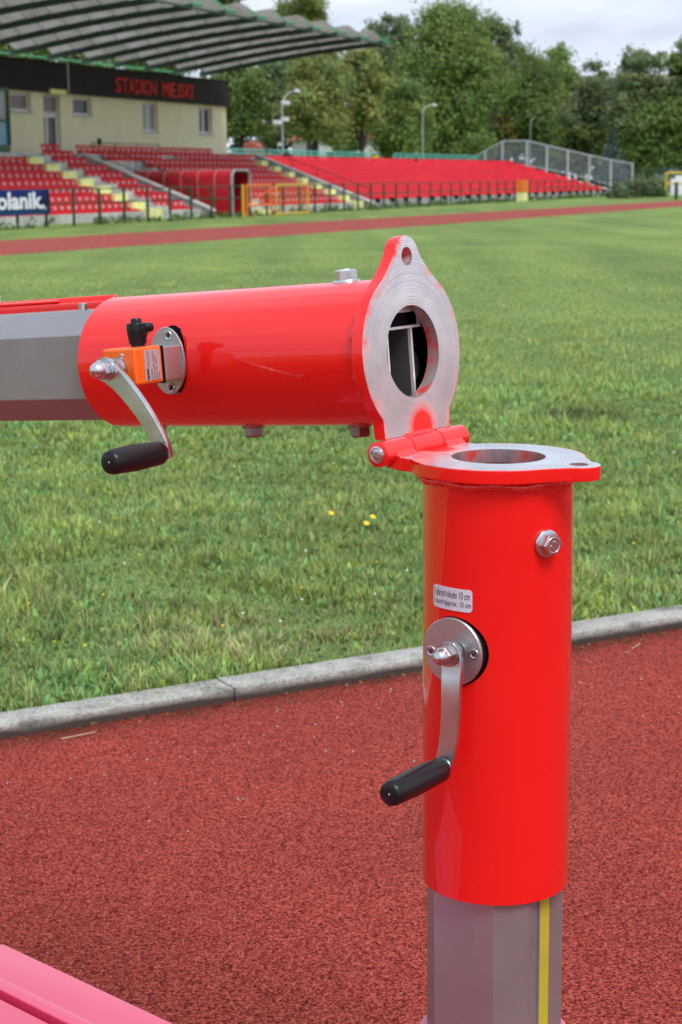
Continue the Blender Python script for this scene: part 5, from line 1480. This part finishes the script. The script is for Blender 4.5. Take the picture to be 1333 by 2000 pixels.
grass('grass', 80000, 15.5, 44, 0.010, 0.026, 0.008, 0.016, 3, 1.0, half=0.25)
tufts = grass('grass', 30000, 3.8, 10, 0.035, 0.085, 0.0026, 0.0055, 6, 1.15, clump=22)
grass('broadleaf_weeds', 22000, 3.8, 9, 0.012, 0.040, 0.008, 0.017, 7, 1.1, straw=0.0, clump=9, gain=(0.26, 0.42, 0.11))
grass('broadleaf_weeds', 16000, 3.6, 11, 0.018, 0.050, 0.010, 0.022, 4, 1.1, straw=0.0, gain=(0.245, 0.395, 0.105))

# clover heads (uncountable) and single dandelions
rg = random.Random(9); b = MB()
for _ in range(34):
    y = rg.uniform(4.6, 11); x = rg.uniform(-0.24, 0.24) * y
    if (x - KA.x) * KN.x + (y - KA.y) * KN.y < 0.15: continue
    b.lathe((x, y, rg.uniform(0.035, 0.055)), (rg.uniform(-0.3, 0.3), rg.uniform(-0.3, 0.3), 1), [(-0.004, 0), (0, 0.0045), (0.004, 0.003), (0.005, 0)], 6)
tag(b.build('clover_flowers', 'white_petal'), kind='stuff')
b = MB()
for _ in range(46):
    y = rg.uniform(4.4, 10); x = rg.uniform(-0.24, 0.24) * y
    if (x - KA.x) * KN.x + (y - KA.y) * KN.y < 0.15: continue
    b.lathe((x, y, rg.uniform(0.03, 0.05)), (rg.uniform(-0.3, 0.3), rg.uniform(-0.3, 0.3), 1), [(0, 0), (0, 0.005), (0.002, 0.004), (0.003, 0)], 6)
tag(b.build('small_yellow_flowers', 'dandelion'), kind='stuff')
for (x, y), l_ in (((-0.04, 6.34), 'yellow dandelion on its own in the grass left of the red post'), ((0.11, 6.26), 'yellow dandelion nearest the red post'), ((0.085, 6.14), 'yellow dandelion, the lower one of a pair left of the red post')):
    D = empty('dandelion', (x, y, 0), 0, label=l_, cat='flower', group='dandelions in the grass')
    b = MB(); b.tube((0, 0, 0), (0.004, 0, 0.055), 0.0018, 6); b.build('stalk', 'fresh_green', D)
    b = MB(); b.lathe((0.004, 0, 0.055), (0.2, -0.5, 0.8), [(-0.003, 0), (-0.001, 0.0075), (0.003, 0.0115), (0.005, 0.009), (0.005, 0)], 14); b.build('flower_head', 'dandelion', D)
# straws on the track
for p, q, l_ in (((-0.662, 3.972), (-0.589, 4.02), 'dry pale straw on the red track at the left, before the kerb'), ((0.798, 4.718), (0.829, 4.772), 'dry pale straw on the red track right of the post, near the kerb')):
    b = MB(); p, q = Vector((*p, 0)), Vector((*q, 0)); mid = p.lerp(q, 0.5) + Vector((0.004, -0.004, 0.002))
    o = MB(); o.path([Vector((0, 0, 0)), mid - p, q - p], 0.0016, 6); o = o.build('straw', 'straw'); o.location = (p.x, p.y, -0.0275); tag(o, l_, 'straw')
rs_ = np.random.RandomState(31); cen_ = []
rg = random.Random(31)
for _ in range(240):
    q = kp(rg.uniform(-1.5, 4.5), -0.112 - abs(rg.gauss(0, 0.035)), -0.027); cen_.append(q)
V_, C_ = leaf_cloud(rs_, np.array(cen_), np.full((240, 3), 0.012) * np.array([1, 1, 0.15]), 3, 0.008, (0.20, 0.14, 0.07), 0.4)
o = bpy.data.objects.new('litter', poly_mesh('litter', V_, C_, 4, 'leaf')); link(o); tag(o, kind='stuff')
# crumbs of grit on the track
rg = random.Random(19); b = MB()
for _ in range(260):
    s_ = rg.uniform(-1.5, 4); n_ = -0.12 - abs(rg.gauss(0, 0.5)); p = kp(s_, n_, -0.029); r_ = rg.uniform(0.0012, 0.003)
    b.lathe(p, (rg.uniform(-1, 1), rg.uniform(-1, 1), 1), [(-r_, 0), (0, r_), (r_, 0)], 5)
tag(b.build('grit', 'pale_concrete'), kind='stuff')
